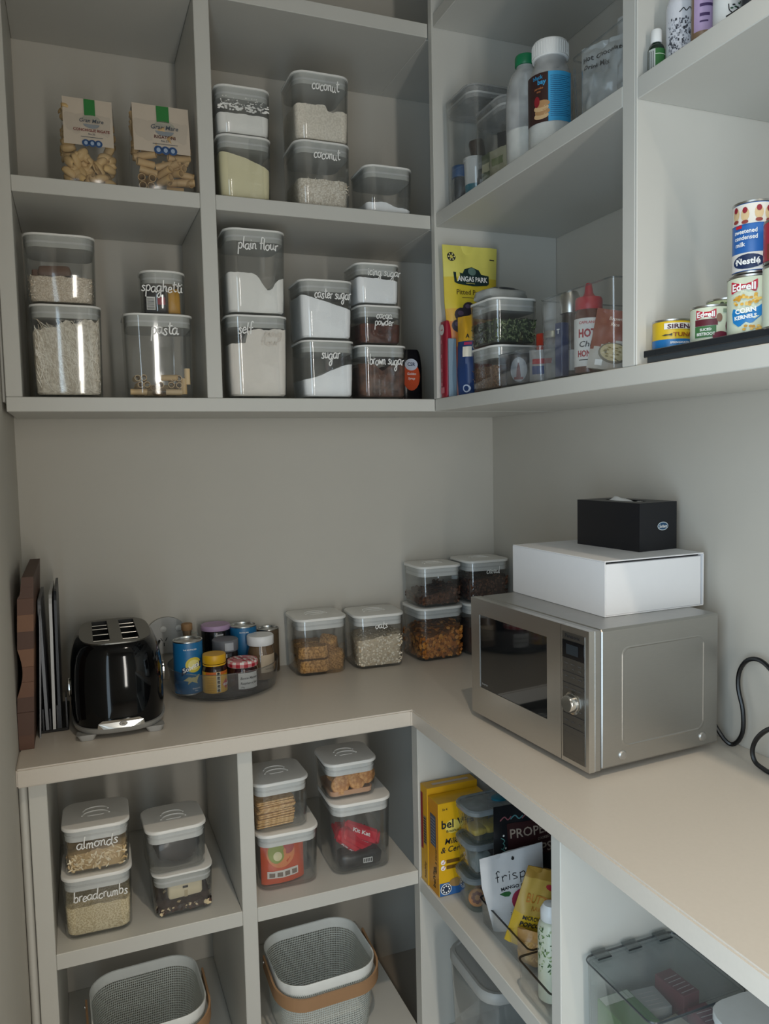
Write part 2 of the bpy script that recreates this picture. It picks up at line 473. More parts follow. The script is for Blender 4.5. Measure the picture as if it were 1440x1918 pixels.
YE = -2.05
urp('bottom_board', XR, W - .004, YE, -.3156, ZB0, ZB1 - .0003)
urp('side_panel', XR - .0035, W - .0005, -.335, -.3158, ZB1, CEIL - .002)
urp('divider', XR, W - .0005, -1.0415, -1.0119, ZB1, CEIL - .002)
urp('side_panel', XR, W - .0005, -1.0466, -1.0421, ZB1, CEIL - .002)
urp('side_panel', XR, W - .0005, YE, YE + .032, ZB1, CEIL - .002)
for y0, y1 in ((-1.0117, -.3353), (YE + .0323, -1.0468)):
    urp('shelf', XR + .0003, W - .0005, y0, y1, ZM0 - (.003 if y0 < -1.2 else 0), ZM1 - (.0024 if y0 < -1.2 else 0))
    urp('shelf', XR + .0003, W - .0005, y0, y1, 1.546, 1.576)

# worktop: one continuous L
import bmesh
bm = bmesh.new()
L = [(.0005, -.0005), (.0005, -DC), (XC, -DC), (XC, -2.05), (W - .0005, -2.05), (W - .0005, -.0005)]
f = bm.faces.new([bm.verts.new((x, y, 0)) for x, y in L]); ex = bmesh.ops.extrude_face_region(bm, geom=[f])
for v in ex['geom']:
    if isinstance(v, bmesh.types.BMVert): v.co.z += -ZC
bmesh.ops.recalc_face_normals(bm, faces=bm.faces)
bmesh.ops.bevel(bm, geom=list(bm.edges), offset=.003, segments=2, affect='EDGES')
me = bpy.data.meshes.new('worktop'); bm.to_mesh(me); bm.free(); me.materials.append(TOP)
wt = bpy.data.objects.new('worktop', me); COL.objects.link(wt)
tag(wt, 'pale stone L-shaped worktop running along the back and right walls', 'worktop', (0, 0, ZC))

lb = thing('base_unit', 'white open base shelving with handled mesh baskets under the back worktop', 'shelving', (0, 0, ZF))


def lbp(name, x0, x1, y0, y1, z0, z1, par=lb): return board(name, x0, x1, y0, y1, z0 - ZF, z1 - ZF, par)


ZU = ZC - .0004
lbp('side_panel', .0181, .0503, -DL, BY, ZF + .001, ZU)
b = MB(); b.loft([[(.0004 + .0085 + .0085 * math.cos(a) * s_, -.452 - .012 * math.sin(a), z) for a in [PI * i / 8 for i in range(9)]] + [(.0004, -.40, z), (.0174, -.40, z)] for z, s_ in ((.001, .98), (ZU - ZF, .98))], LAM)
obj('scribe_strip', b, lb)
lbp('divider', .411, .4421, -DL, BY, ZF + .001, ZU)
for x0, x1 in ((.0505, .4108), (.4423, .8128)):
    lbp('shelf', x0, x1, -DL + .0003, BY, -.414, -.3823)
    lbp('bottom_board', x0, x1, -DL + .0003, BY, -.80, -.768)
lbp('toe_kick', .0505, .8128, -.40, -.385, ZF + .001, -.8003)

lr = thing('base_unit', 'white open base shelving with biscuit boxes and acrylic bins under the right worktop', 'shelving', (0, 0, ZF))
lrp = lambda *a: lbp(*a, par=lr)
lrp('side_panel', XL, W - .0005, -.472, -.440, ZF + .001, ZU)
lrp('divider', XL, W - .0005, -1.031, -1.0041, ZF + .001, ZU)
lrp('side_panel', XL, W - .0005, -2.04, -2.01, ZF + .001, ZU)
for y0, y1 in ((-1.0039, -.4722), (-2.0098, -1.0312)):
    lrp('shelf', XL + .0003, W - .0005, y0, y1, -.429, -.3956)
    lrp('bottom_board', XL + .0003, W - .0005, y0, y1, -.80, -.768)
lrp('toe_kick', .88, .895, -2.0, -.473, ZF + .001, -.8003)

# wall socket behind the toaster
so = thing('power_outlet', 'grey rounded wall power outlet half hidden behind the black toaster', 'outlet', (.325, -.0006, .115))
b = MB(); g = C('#a5a5a2', .4)
pl = [(-.045 + .0, -.045), (.045, -.045), (.048, .01)] + [(.048 * math.cos(a), .01 + .038 * math.sin(a)) for a in [PI * i / 14 for i in range(1, 14)]] + [(-.048, .01)]
b.flat(pl, [], 0, .009, g, lambda u, v, w: (u, -w, v)); obj('faceplate', b, so)
for sx in (-.008, .03):
    b = MB(); b.lathe([(.008, 0), (.008, .002), (.006, .0035)], C('#cfcfcc', .3), n=16)
    b.v = [(sx + x, -.009 - z, .018 + y) for x, y, z in b.v]; obj('switch', b, so)
for sx, sz, t in ((-.013, -.008, .5), (-.001, -.008, -.5), (-.007, -.021, 0)):
    b = MB(); drect(b, Msub(Mfront(-.0092), sx, sz, t), -.001, -.0045, .001, .0045, BLACK, .0003, 1, 1); obj('socket_slot', b, so)

# ================================================================ storage containers
SUR = C('#f3f2ee', .6)
SEALG = C('#b3b3ae', .4)
VINYL = C('#f6f5f1', .5)


def half(w, h, z): return w / 2 * (.955 + .045 * z / h)


def cont(label, x0, yf, z, w, h, rz=0, d=None, texts=(), group=None, lidmat=None, r=.02, handle=True, cat='container', name='storage_container', clearmat=None, lid_t=None):
    """clear tub: front-left base corner (x0, yf), lid, seal band and vinyl lettering; rz turns it about that corner"""
    lid_t = lid_t or (.007 if handle else .0045); d = d or w; r = min(.03, w * .21) if r == .02 else r; a = math.radians(rz); cx, cy_ = w / 2, d / 2
    loc = (x0 + cx * math.cos(a) - cy_ * math.sin(a), yf + cx * math.sin(a) + cy_ * math.cos(a), z + .0004)
    t = thing(name, label, cat, loc, rz, group)
    b = MB(); th = .0026; hb = h - lid_t - .0006; cm = clearmat or CLEAR

    def ring(zz, ins, rad): s_ = .955 + .045 * zz / h; return rr(w * s_ - 2 * ins, d * s_ - 2 * ins, max(.003, rad - ins), zz)
    rings = [ring(0, .007, r), ring(.0015, .003, r), ring(.005, 0, r), ring(hb * .5, 0, r), ring(hb, 0, r), ring(hb, th, r), ring(hb * .5, th, r), ring(.009, th, r), ring(.0055, .006, r), ring(.005, .012, r)]
    b.loft(rings, cm); obj('tub', b, t)
    lm = lidmat or LIDW
    b = MB(); b.loft([rr(w - .003, d - .003, r, hb + .0004), rr(w + (.003 if handle else .0012), d + (.003 if handle else .0012), r + .001, hb + .001), rr(w + (.003 if handle else .0012), d + (.003 if handle else .0012), r + .001, h - .0018), rr(w + .001, d + .001, r + .001, h - .0004), rr(w - .004, d - .004, r - .002, h)], lm)
    lid = obj('lid', b, t, label=None if lidmat else 'white snap lid')
    b = MB(); i1 = th + .0012; b.loft([rr(w * .995 - 2 * i1, d * .995 - 2 * i1, r - .004, hb - .022), rr(w * .995 - 2 * i1, d * .995 - 2 * i1, r - .004, hb + .0004)], (SEAL if handle else SEALG) if not lidmat else lidmat)
    b.loft([rr(w - 2 * i1 + .0012, d - 2 * i1 + .0012, r - .003, hb - .0135), rr(w - 2 * i1 + .0012, d - 2 * i1 + .0012, r - .003, hb - .0095)], C('#c4c4c2', .5))
    obj('seal', b, lid)
    if handle:
        b = MB(); k = w * .18
        for s_, yy in ((1, -.004), (.92, .016)):
            b.tube([(k * s_ * 1.15 * math.cos(q), yy + k * s_ * .8 * math.sin(q) - .006, h + .0002) for q in [PI * i / 12 for i in range(13)]], .0017, lm, 6)
        b.loft([rr(k * 1.5, k * .35, .004, h - .0003, 0, -.010), rr(k * 1.4, k * .3, .004, h + .0008, 0, -.010)], lm)
        obj('lid_handle', b, lid)
    for (s_, u, v, xh, wd_) in texts:
        b = MB(); sl = -w / 2 * .045 / h
        hand(b, lambda uu, vv, o: (uu, -(half(d, h, vv)) - .0003 - o, vv), s_, u, v, xh, VINYL, wd_)
        obj('lettering', b, t, label='white script vinyl lettering')
    t['w'] = w; return t, w, d, h


def fill(c, name, label, cat, mat, top, group=None, z0=.0062, noise=0.0, seed=1, ins=.0036, fmat=None, n=0, size=.006, fcols=(), flake=None, marg=.001):
    """loose food in a tub: a solid mass with an uneven top, plus flakes on its skin; rests on the tub floor"""
    t, w, d, h = c; rnd = random.Random(seed); b = MB()
    if n: ins += .0026
    ph = [rnd.uniform(0, 6) for _ in range(6)]

    def T(u, v): return top(u, v) + noise * (math.sin(5 * u + ph[0]) * math.cos(4 * v + ph[1]) + .6 * math.sin(11 * u + ph[2] + 3 * v) + .5 * math.cos(13 * v + 7 * u + ph[3]) + .35 * math.sin(27 * u + ph[4] + 9 * v))
    N = 11; bt = [(rr(1, 1, .13, 0, n=N)[i][0] * 2, rr(1, 1, .13, 0, n=N)[i][1] * 2) for i in range(4 * (N + 1))]
    pts = []                                            # denser outline along the straight sides
    for i, p in enumerate(bt):
        q = bt[(i + 1) % len(bt)]; L_ = math.hypot(q[0] - p[0], q[1] - p[1]); k = max(1, int(L_ / .09))
        pts += [(p[0] + (q[0] - p[0]) * j / k, p[1] + (q[1] - p[1]) * j / k) for j in range(k)]

    def X(u, v, z, i=0.0):
        s_ = .955 + .045 * z / h; a_ = w * s_ / 2 - ins - i; e_ = d * s_ / 2 - ins - i; return (u * a_, v * e_, z)
    rings = [[X(u * .93, v * .93, z0) for u, v in pts], [X(u * .985, v * .985, z0 + .004) for u, v in pts]]
    for f_ in (.5, 1.0): rings.append([X(u, v, z0 + .004 + (T(u, v) - z0 - .004) * f_) for u, v in pts])
    for s_ in (.9, .75, .55, .35, .15): rings.append([X(u * s_, v * s_, T(u * s_, v * s_)) for u, v in pts])
    b.loft(rings, mat)
    if n: ins -= .0018
    if n:
        for i in range(n):
            ftop = rnd.random() < .28
            if ftop: u, v = rnd.uniform(-.93, .93), rnd.uniform(-.93, .93); z = T(u, v) + rnd.uniform(-.2, .35) * size; nrm = Vector((rnd.uniform(-.6, .6), rnd.uniform(-.6, .6), 1))
            else:
                e = rnd.choice((0, 0, 1, 2, 3)); q = rnd.uniform(-.94, .94)
                u, v = ((q, -1), (-1, q), (1, q), (q, 1))[e]; z = z0 + .003 + (T(u, v) - z0 - .003) * rnd.random()
                nrm = Vector(((0, -1, 0), (-1, 0, 0), (1, 0, 0), (0, 1, 0))[e]) + Vector((rnd.uniform(-.34, .34), rnd.uniform(-.34, .34), rnd.uniform(-.34, .34)))
            p = Vector(X(u, v, z, 0 if not ftop else marg + .003)); nrm.normalize(); a = nrm.orthogonal().normalized(); a.rotate(Matrix.Rotation(rnd.uniform(0, 6.28), 3, nrm)); c_ = nrm.cross(a)
            s1 = size * rnd.uniform(.7, 1.2); s2 = s1 * (flake or .75) * rnd.uniform(.8, 1.1); k = .25 * s2
            p = p - nrm * (.5 * k)
            vv = [p + a * s1 * .5 + nrm * k * .2, p + a * s1 * .2 + c_ * s2 * .5, p - a * s1 * .25 + c_ * s2 * .45 + nrm * k, p - a * s1 * .5, p - a * s1 * .2 - c_ * s2 * .5 + nrm * k * .3, p + a * s1 * .25 - c_ * s2 * .45, p + nrm * k]
            b.add([tuple(q_) for q_ in vv], [(6, j, (j + 1) % 6) for j in range(6)], rnd.choice(fcols), True)
    o = obj(name, b, None, kind='stuff')
    return tag(o, label, cat, tuple(t.location), math.degrees(t.rotation_euler.z), group)


FLOUR = C('#f2efe9', .9, 0, .02, 200, .2); SUGAR = C('#fbfbfb', .7, 0, .02, 300, .2)
SR = C('#ece4da', .9, 0, .03, 150, .2)
G1, G2 = 'lidded tubs on the upper back shelves', 'lidded tubs in the base shelving'
X0 = lambda a, b_: a
# --- left bay, bottom board
c = cont('large clear lidded tub of rice vermicelli on the bottom board', .057, -.298, ZB1, .138, .188, group=G1, handle=False)
VM = grainy('vermicelli_mass', '#c3b8a6', '#e6dece', 140, .5, .8)
fill(c, 'rice_vermicelli', 'bundles of dry white rice vermicelli filling the lower left tub', 'noodles', VM, lambda u, v: .150 + .012 * u, noise=.006)
vt = c[0]; b = MB(); rn = random.Random(3)
for i in range(420):
    u0, z0 = rn.uniform(-.058, .058), rn.uniform(.012, .1); L_ = rn.uniform(.03, .09); a = rn.gauss(1.35, .45) if i % 3 else rn.uniform(0, 3.1); cu = rn.uniform(-.8, .8); p = []
    fy = rn.random() < .75
    for k in range(7):
        s_ = k / 6; aa = a + cu * s_; x = u0 + L_ * s_ * math.cos(aa); z = z0 + L_ * s_ * math.sin(aa)
        x = max(-.060, min(.060, x)); z = max(.009, min(.157, z)); hh = half(.138, .188, z) - .0032
        p.append((x, -hh, z) if fy else (-hh, x, z))
    wd_ = .0009; vv = []
    for q in p: vv += [(q[0] - (wd_ if fy else 0) / 2, q[1] - (0 if fy else wd_ / 2), q[2] - wd_ / 3), (q[0] + (wd_ if fy else 0) / 2, q[1] + (0 if fy else wd_ / 2), q[2] + wd_ / 3)]
    b.add(vv, [(2 * k, 2 * k + 1, 2 * k + 3, 2 * k + 2) for k in range(6)], rn.choice((C('#e8e1d2', .5), C('#d3c8b5', .5), C('#bcae98', .5), C('#f1ece0', .5))))
tag(obj('noodle_strands', b, kind='stuff'), 'fine white noodle strands pressed against the wall of the vermicelli tub', 'noodles', tuple(vt.location))
c = cont('clear lidded tub of rice with a brown scoop, stacked on the vermicelli', .052, -.296, ZB1 + .189, .137, .140, group=G1, handle=False)
rtub = c
RICE = grainy('rice_grain', '#c9b8a2', '#ecdfcd', 420, .7, .9)
fill(c, 'rice', 'pale brown rice half filling the upper left tub', 'rice', RICE, lambda u, v: .062 + .006 * v, noise=.0015, n=700, size=.0052, flake=.35, fcols=(C('#e9dccb', .6), C('#d6c6b0', .6), C('#c9b59c', .6), C('#f0e6d8', .6)))
b = MB(); b.loft([rr(.062, .03, .006, 0), rr(.066, .034, .007, .006), rr(.06, .028, .006, .018), rr(.055, .022, .006, .021)], C('#6e4c3a', .5)); b.loft([rr(.02, .012, .004, 0, -.035, 0), rr(.016, .01, .004, .014, -.035, 0)], C('#6e4c3a', .5))
tag(obj('rice_scoop', b), 'brown scoop lying on the rice in the upper left tub', 'scoop', (rtub[0].location.x - .012, rtub[0].location.y - .012, rtub[0].location.z + .0645), 4, ry=-3)
c = cont('clear lidded tub of rigatoni lettered pasta on the bottom board', .239, -.297, ZB1, .143, .178, group=G1, handle=False, texts=[('pasta', .010, .135, .0135, .056)])
ptub = c[0]


def tube_mesh(r, L_, mat, n=12, t=.0012):
    b = MB(); b.loft([[(rad * math.cos(2 * PI * i / n), yy, rad * math.sin(2 * PI * i / n)) for i in range(n)] for rad, yy in ((r, -L_ / 2), (r, L_ / 2), (r - t, L_ / 2), (r - t, -L_ / 2), (r, -L_ / 2))], mat, False, False)
    return b


RIG = [C('#d8b98a', .55), C('#cfae7c', .55), C('#dcc197', .55)]
rig = [obj('rigatoni', tube_mesh(.0066, .034, q)) for q in RIG]
ri = 0; rn = random.Random(11)


RIGL = ['lying sideways at the bottom left, glass side', 'end-on at the bottom centre', 'lying sideways along the bottom right', 'end-on in the second row, leftmost', 'end-on in the second row, second from the left', 'end-on in the second row, third from the left', 'end-on in the second row, rightmost of the end-on ones', 'end-on in the second row, second from the right', 'end-on at the top left of the heap', 'end-on at the top, second from the left', 'lying aslant on top of the heap', 'end-on at the top right, left one', 'end-on at the top right, right one', 'upright against the right front corner', 'standing tallest at the right wall']


def put_rig(x, y, z, rz, rx, ry=0, sc=1):
    global ri
    o = rig[ri] if ri < 3 else rig[ri % 3].copy()
    if ri >= 3: COL.objects.link(o)
    ri += 1; tag(o, ('rigatoni tube ' + RIGL[ri - 1]) if ri <= 15 else 'short rigatoni tubes at the back of the heap in the tub', 'pasta', (ptub.location.x + x, ptub.location.y + y, ptub.location.z + z), rz, 'rigatoni in the pasta tub', rx=rx, ry=ry)
    o.scale = (sc, 1, sc)


for (x, z, rz) in ((-.047, .0135, 86), (-.009, .0135, 4), (.026, .0135, 88), (-.045, .0285, 8), (-.028, .029, -6), (-.003, .0285, 5), (.036, .028, 3), (.022, .0285, -5), (-.050, .0425, 5), (-.035, .0435, -4), (.018, .0445, 70), (.024, .0425, 6), (.038, .0430, -5)):
    put_rig(x, -.046 if abs(rz) < 20 else -.056, z, rz, 0)
for (x, z) in ((.0475, .026), (.055, .047)): put_rig(x, -.058, z, 0, 90)
for i in range(16): put_rig(rn.uniform(-.043, .043), rn.uniform(-.01, .05), .0135 + (i % 2) * .014, rn.uniform(0, 180), 0)
c = cont('round-cornered small tub lettered spaghetti, on top of the pasta tub', .276, -.287, ZB1 + .179, .096, .092, group=G1, handle=False, r=.034, texts=[('spaghetti', -.004, .047, .0115, .086)])
st = c[0]
for nm, lb_, ca, x, y, w_, d_, h_, mt_ in (('pasta_packet', 'black packet with a barcode standing inside the small spaghetti tub', 'packet', -.016, -.004, .046, .04, .058, C('#1d1f26', .3)),
                                   ('pasta_packet', 'yellow packet standing inside the small spaghetti tub', 'packet', .0235, -.002, .026, .04, .055, C('#d49a1e', .35))):
    t = thing(nm, lb_, ca, (st.location.x + x, st.location.y + y, st.location.z + .0058))
    b = MB(); b.loft([rr(w_, d_, .004, 0), rr(w_, d_ * .95, .006, h_ * .6), rr(w_ * .98, d_ * .6, .006, h_)], mt_); obj('wrapper', b, t)
    if mt_.name == MATS[('#1d1f26', .3, 0.0, .05, 60.0, 0.0, 0.0, .5)].name:
        b = MB(); M = Mfront(-d_ / 2 - .0006); drect(b, M, -.019, .006, -.001, .034, SUR)
        for k in range(9): drect(b, M, -.018, .008 + k * .0026, -.003, .0092 + k * .0026, BLACK, .0006, 1, 1)
        drect(b, M, .004, .018, .020, .034, C('#a02a3c'), .0006, 1, 1)
        obj('printed_label', b, t)
# --- middle bay, bottom board
c = cont('tall clear lidded tub lettered self raising, nearly full, below the plain flour', .4545, -.298, ZB1, .139, .184, group=G1, handle=False, texts=[('self', -.030, .142, .0125, .034)])
fill(c, 'self_raising_flour', 'creamy flour filling the tub below the plain flour', 'flour', SR, lambda u, v: .125 + (.027 if u > -.28 + .1 * v else .0) + .004 * u, noise=.0018)
b = MB(); M = lambda uu, vv, o: (uu, -(half(.139, .184, vv)) - .0003 - o, vv)
SRT = C('#d9cfc3', .7); hand(b, M, 'raising', .032, .137, .0085, SRT, .04); hand(b, M, 'flour', .024, .118, .0085, SRT, .042); obj('lettering', b, c[0], label='cream script lettering that hardly shows on the flour')
c = cont('tallest clear tub lettered plain flour, on top of the self raising flour', .455, -.298, ZB1 + .185, .139, .186, group=G1, handle=False, texts=[('plain flour', .004, .142, .0120, .090)])
fill(c, 'plain_flour', 'white flour sloping to a dip inside the tall plain flour tub', 'flour', FLOUR, lambda u, v: .092 - .012 * (u > -.25) * (u + .25) / 1.25 - .030 * math.exp(-((u - .42) / .32) ** 2) + .006 * (u > .6), noise=.0016)
c = cont('clear lidded tub lettered sugar, half full, below the caster sugar', .624, -.298, ZB1, .1285, .134, group=G1, handle=False, texts=[('sugar', .002, .092, .0125, .046)])
fill(c, 'white_sugar', 'white sugar heaped to the right in the lower sugar tub', 'sugar', SUGAR, lambda u, v: .047 + .033 * (.5 + .5 * math.sin(1.45 * u)) + .002 * u, noise=.0006)
c = cont('clear lidded tub lettered caster sugar, above the tub lettered sugar', .622, -.298, ZB1 + .135, .130, .136, group=G1, handle=False, texts=[('caster sugar', .012, .094, .0115, .088)])
fill(c, 'caster_sugar', 'white caster sugar sloping down to the right', 'sugar', SUGAR, lambda u, v: .086 - .016 * u, noise=.0004)
c = cont('clear lidded tub lettered brown sugar, below the cocoa powder', .763, -.290, ZB1, .1265, .128, group=G1, handle=False, texts=[('brown sugar', .006, .082, .0118, .088)])
fill(c, 'brown_sugar', 'dark brown sugar filling the brown sugar tub', 'sugar', grainy('brown_sugar_grain', '#4a3328', '#6b4a39', 60, .8, .3), lambda u, v: .085 - .018 * math.exp(-((u + .05) / .25) ** 2), noise=.001)
c = cont('clear lidded tub lettered cocoa powder, between icing sugar and brown sugar', .768, -.285, ZB1 + .129, .112, .093, group=G1, handle=False, texts=[('cocoa', .006, .062, .0095, .040), ('powder', .006, .046, .0095, .048)])
fill(c, 'cocoa_powder', 'reddish brown cocoa filling half the cocoa powder tub', 'cocoa', grainy('cocoa_grain', '#452317', '#5c3020', 90, .9, .2), lambda u, v: .050, noise=.001)
c = cont('clear lidded tub lettered icing sugar, on top of the cocoa powder', .764, -.283, ZB1 + .223, .114, .097, group=G1, handle=False, texts=[('icing sugar', .012, .068, .0098, .084)])
fill(c, 'icing_sugar', 'white icing sugar filling the topmost sugar tub', 'sugar', SUGAR, lambda u, v: .062 - .003 * u, noise=.001)
# --- middle bay, upper shelf
c = cont('clear lidded tub of pale yellow custard powder, left on the middle shelf', .448, -.298, ZM1, .120, .137, group=G1, handle=False)
fill(c, 'custard_powder', 'pale yellow powder sloping down to the right in its tub', 'powder', C('#e2d9b2', .9, 0, .02, 200, .2), lambda u, v: .090 - .016 * u - .005 * u * u, noise=.0005)
c = cont('clear lidded tub with frothy white powder, on top of the yellow powder', .446, -.296, ZM1 + .138, .124, .103, group=G1, handle=False)
fill(c, 'white_powder', 'white powder with clinging flecks in the top left tub of the middle bay', 'powder', FLOUR, lambda u, v: .046, noise=.0008)
b = MB(); rn = random.Random(5)
for i in range(160):
    u = rn.uniform(-.056, .056); z = .052 + abs(rn.gauss(0, .014)); z = min(z, .08); s_ = rn.uniform(.0008, .0032) * (1.2 if z < .065 else .8)
    hh = half(.124, .103, z) - .0034
    b.add([(u + s_ * math.cos(k * PI / 3) * rn.uniform(.7, 1.6), -hh, z + s_ * .6 * math.sin(k * PI / 3)) for k in range(6)] + [(u, -hh - .0003, z)], [(6, k, (k + 1) % 6) for k in range(6)], FLOUR, True)
tag(obj('powder_flecks', b, kind='stuff'), 'white flecks stuck inside the wall of the frothy powder tub', 'powder', tuple(c[0].location))
c = cont('clear lidded tub lettered coconut, the lower one, with coarse flakes', .620, -.298, ZM1, .135, .146, group=G1, handle=False, texts=[('coconut', .006, .108, .0120, .062)])
COC = grainy('coconut_shreds', '#cdc1b0', '#f0e8da', 300, .8, .8)
fill(c, 'coconut_flakes', 'coarse shredded coconut in the lower coconut tub', 'coconut', COC, lambda u, v: .064, noise=.0012, n=420, size=.009, flake=.14, fcols=(C('#efe6d6', .7), C('#dccfba', .7), C('#c2b29b', .7)))
c = cont('clear lidded tub lettered coconut, the upper one, with fine desiccated coconut', .6205, -.297, ZM1 + .147, .136, .149, group=G1, handle=False, texts=[('coconut', .006, .111, .0125, .064)])
fill(c, 'desiccated_coconut', 'fine desiccated coconut in the upper coconut tub', 'coconut', grainy('fine_coconut', '#dcd2c2', '#eee5d6', 260, .9, .4), lambda u, v: .072 + .008 * (u < .1) - .004 * math.exp(-((u - .35) / .2) ** 2), noise=.0016)
c = cont('low unmarked clear tub with a little white powder, right of the coconut', .786, -.297, ZM1, .124, .110, group=G1, handle=False)
fill(c, 'bicarbonate_powder', 'little heap of white powder in the low unmarked tub', 'powder', SUGAR, lambda u, v: .021 - .006 * u + .006 * math.exp(-((u + .3) / .3) ** 2), noise=.001)
# --- base shelves, left bay
ZS = -.3823
c = cont('clear lidded tub lettered breadcrumbs, below the almonds', .0645, -.437, ZS, .132, .128, group=G2, rz=-1.5, texts=[('breadcrumbs', .006, .079, .0105, .102)])
fill(c, 'breadcrumbs', 'pale golden breadcrumbs in the lower tub', 'breadcrumbs', grainy('crumbs', '#c2ae86', '#e6d8b6', 330, .9, .8), lambda u, v: .068 + .003 * v, noise=.0015)
c = cont('clear lidded tub lettered almonds, on top of the breadcrumbs', .070, -.434, ZS + .129, .126, .098, group=G2, rz=-1.5, texts=[('almonds', .002, .055, .0112, .078)])
fill(c, 'slivered_almonds', 'slivered almonds in the tub on top of the breadcrumbs', 'almonds', C('#c7a878', .8), lambda u, v: .045 + .004 * u, noise=.002, n=420, size=.012, flake=.28, fcols=(C('#ecd6ad', .6), C('#dcc092', .6), C('#f2e3c4', .6), C('#c9a874', .6)))
c = cont('clear lidded tub of chocolate drops, below the tub with a black bag', .2365, -.433, ZS, .124, .092, group=G2, rz=1, handle=False)
chtub = c
fill(c, 'chocolate_drops', 'dark and pale chocolate drops in the low tub', 'chocolate', C('#3a221b', .6), lambda u, v: .031 + .012 * v, noise=.002, n=230, size=.009, flake=.9, fcols=(C('#3b2119', .4), C('#4a2a1f', .4), C('#2c1812', .4), C('#d9c39b', .5)))
b = MB()
b.loft([rr(.066, .018, .004, 0), rr(.07, .022, .005, .004), rr(.07, .022, .005, .026), rr(.066, .018, .004, .030)], C('#d6c8a8', .5))
t = thing('chocolate_block', 'cream wrapped bar lying on the chocolate drops', 'bar', (chtub[0].location.x + .004, chtub[0].location.y - .040, ZS + .034), 4); obj('wrapper', b, t)
b = MB(); M = Mfront(-.0112); drect(b, M, -.006, .019, .005, .024, BLACK, .0003); drect(b, M, -.003, .0, .004, .014, C('#b19f7c'), .0003); obj('printed_mark', b, t)
c = cont('clear lidded tub with a black bag inside, on the chocolate drops tub', .229, -.430, ZS + .093, .122, .094, group=G2, rz=2.5)
bgt = c[0]
# ================================================================ soft packets
def lump(w, d, h, mat, seed=1, nz=.12, nu=22, nv=12, pw=.55):
    rn_ = random.Random(seed); ph = [rn_.uniform(0, 6.28) for _ in range(8)]; b = MB(); rings = []
    sg = lambda x: math.copysign(abs(x) ** pw, x)
    for j in range(1, nv):
        t = -PI / 2 + PI * j / nv; ring = []
        for i in range(nu):
            a = 2 * PI * i / nu; k = 1 + nz * (math.sin(3 * a + ph[0] + 2 * t) + .7 * math.sin(5 * a + ph[1] - 3 * t) + .5 * math.sin(9 * a + ph[2] + 5 * t)) * .6
            ring.append((w / 2 * sg(math.cos(t)) * sg(math.cos(a)) * k, d / 2 * sg(math.cos(t)) * sg(math.sin(a)) * k, h / 2 * (1 + sg(math.sin(t)) * (1 + nz * math.sin(4 * a + ph[3])))))
        rings.append(ring)
    zmin = min(p[2] for r_ in rings for p in r_)
    rings = [[(x, y, z - zmin) for x, y, z in r_] for r_ in rings]
    b.loft(rings, mat); return b


class Pouch:
    """upright soft pouch, front faces -y: width w, height h, thickness th; M maps print onto the front"""
    def __init__(s, w, h, th, seed=1, top=.0, wr=.0012, waist=0.0, botw=1.0, base=.75):
        s.w, s.h, s.th, s.wr, s.waist, s.botw, s.base = w, h, th, wr, waist, botw, base
        r_ = random.Random(seed); s.ph = [r_.uniform(0, 6.28) for _ in range(6)]

    def wid(s, v): return s.w * (s.botw + (1 - s.botw) * min(1, v * 1.6) - s.waist * math.sin(PI * min(1, max(0, v))))

    def depth(s, u, v):
        e = max(0, 1 - abs(2 * u) ** 2.2) ** .6
        p = (s.base + (1 - s.base) * math.sin(PI * min(1, v * 1.35 + .12))) * max(0, min(1, (1.0 - v) * 2.6)) ** .75
        if v > .93: p *= .3
        return s.th / 2 * (p * e * .94 + .06) + s.wr * (math.sin(9 * u + ph_(s, 0) + 5 * v) + .8 * math.sin(17 * v + ph_(s, 1) + 4 * u) + .6 * math.sin(23 * u - 9 * v + ph_(s, 2))) * e

    def M(s, u, v, o):
        vv = v / s.h; k = s.wid(vv) / s.w
        return (u * k, -s.depth(max(-.5, min(.5, u / s.w)), vv) - o, v)

    def mesh(s, fn, nu=14, nv=22):
        b = MB(); V = []
        for sgn in (-1, 1):
            for j in range(nv + 1):
                for i in range(nu + 1):
                    u, v = i / nu - .5, j / nv; dd = s.depth(u, v) if abs(u) < .5 else s.th * .03
                    V.append((u * s.wid(v), sgn * dd, v * s.h))
        n1 = (nu + 1) * (nv + 1)
        for sd in (0, 1):
            for j in range(nv):
                for i in range(nu):
                    q = [sd * n1 + j * (nu + 1) + i, sd * n1 + j * (nu + 1) + i + 1, sd * n1 + (j + 1) * (nu + 1) + i + 1, sd * n1 + (j + 1) * (nu + 1) + i]
                    b.f.append(q if sd == 0 else q[::-1]); b.k.append(fn((i + .5) / nu - .5, (j + .5) / nv)); b.sm.append(True)
        for j in range(nv):
            for i in (0, nu):
                q = [j * (nu + 1) + i, (j + 1) * (nu + 1) + i, n1 + (j + 1) * (nu + 1) + i, n1 + j * (nu + 1) + i]
                b.f.append(q); b.k.append(fn(-.5, (j + .5) / nv)); b.sm.append(True)
        for i in range(nu):
            for j in (0, nv):
                b.f.append([j * (nu + 1) + i, n1 + j * (nu + 1) + i, n1 + j * (nu + 1) + i + 1, j * (nu + 1) + i + 1]); b.k.append(fn(0, j / nv)); b.sm.append(True)
        b.v = V; return b


def ph_(s, i): return s.ph[i]


INK = C('#1b1d22', .6); WHITE = C('#f2f2f0', .5); NAVY = C('#1a2c52', .5); RED = C('#c0202c', .45); BLUE = C('#2b6fb3', .45)
t = thing('plastic_bag', 'shiny black plastic bag inside the tub beside the almonds', 'bag', (bgt.location.x + .004, bgt.location.y, bgt.location.z + .0062), 3)
obj('wrapper', lump(.092, .084, .060, C('#15161b', .22, 0, .05, 40, .5), 4, .10), t)
# the two paper-and-film pasta bags
shell_src = None


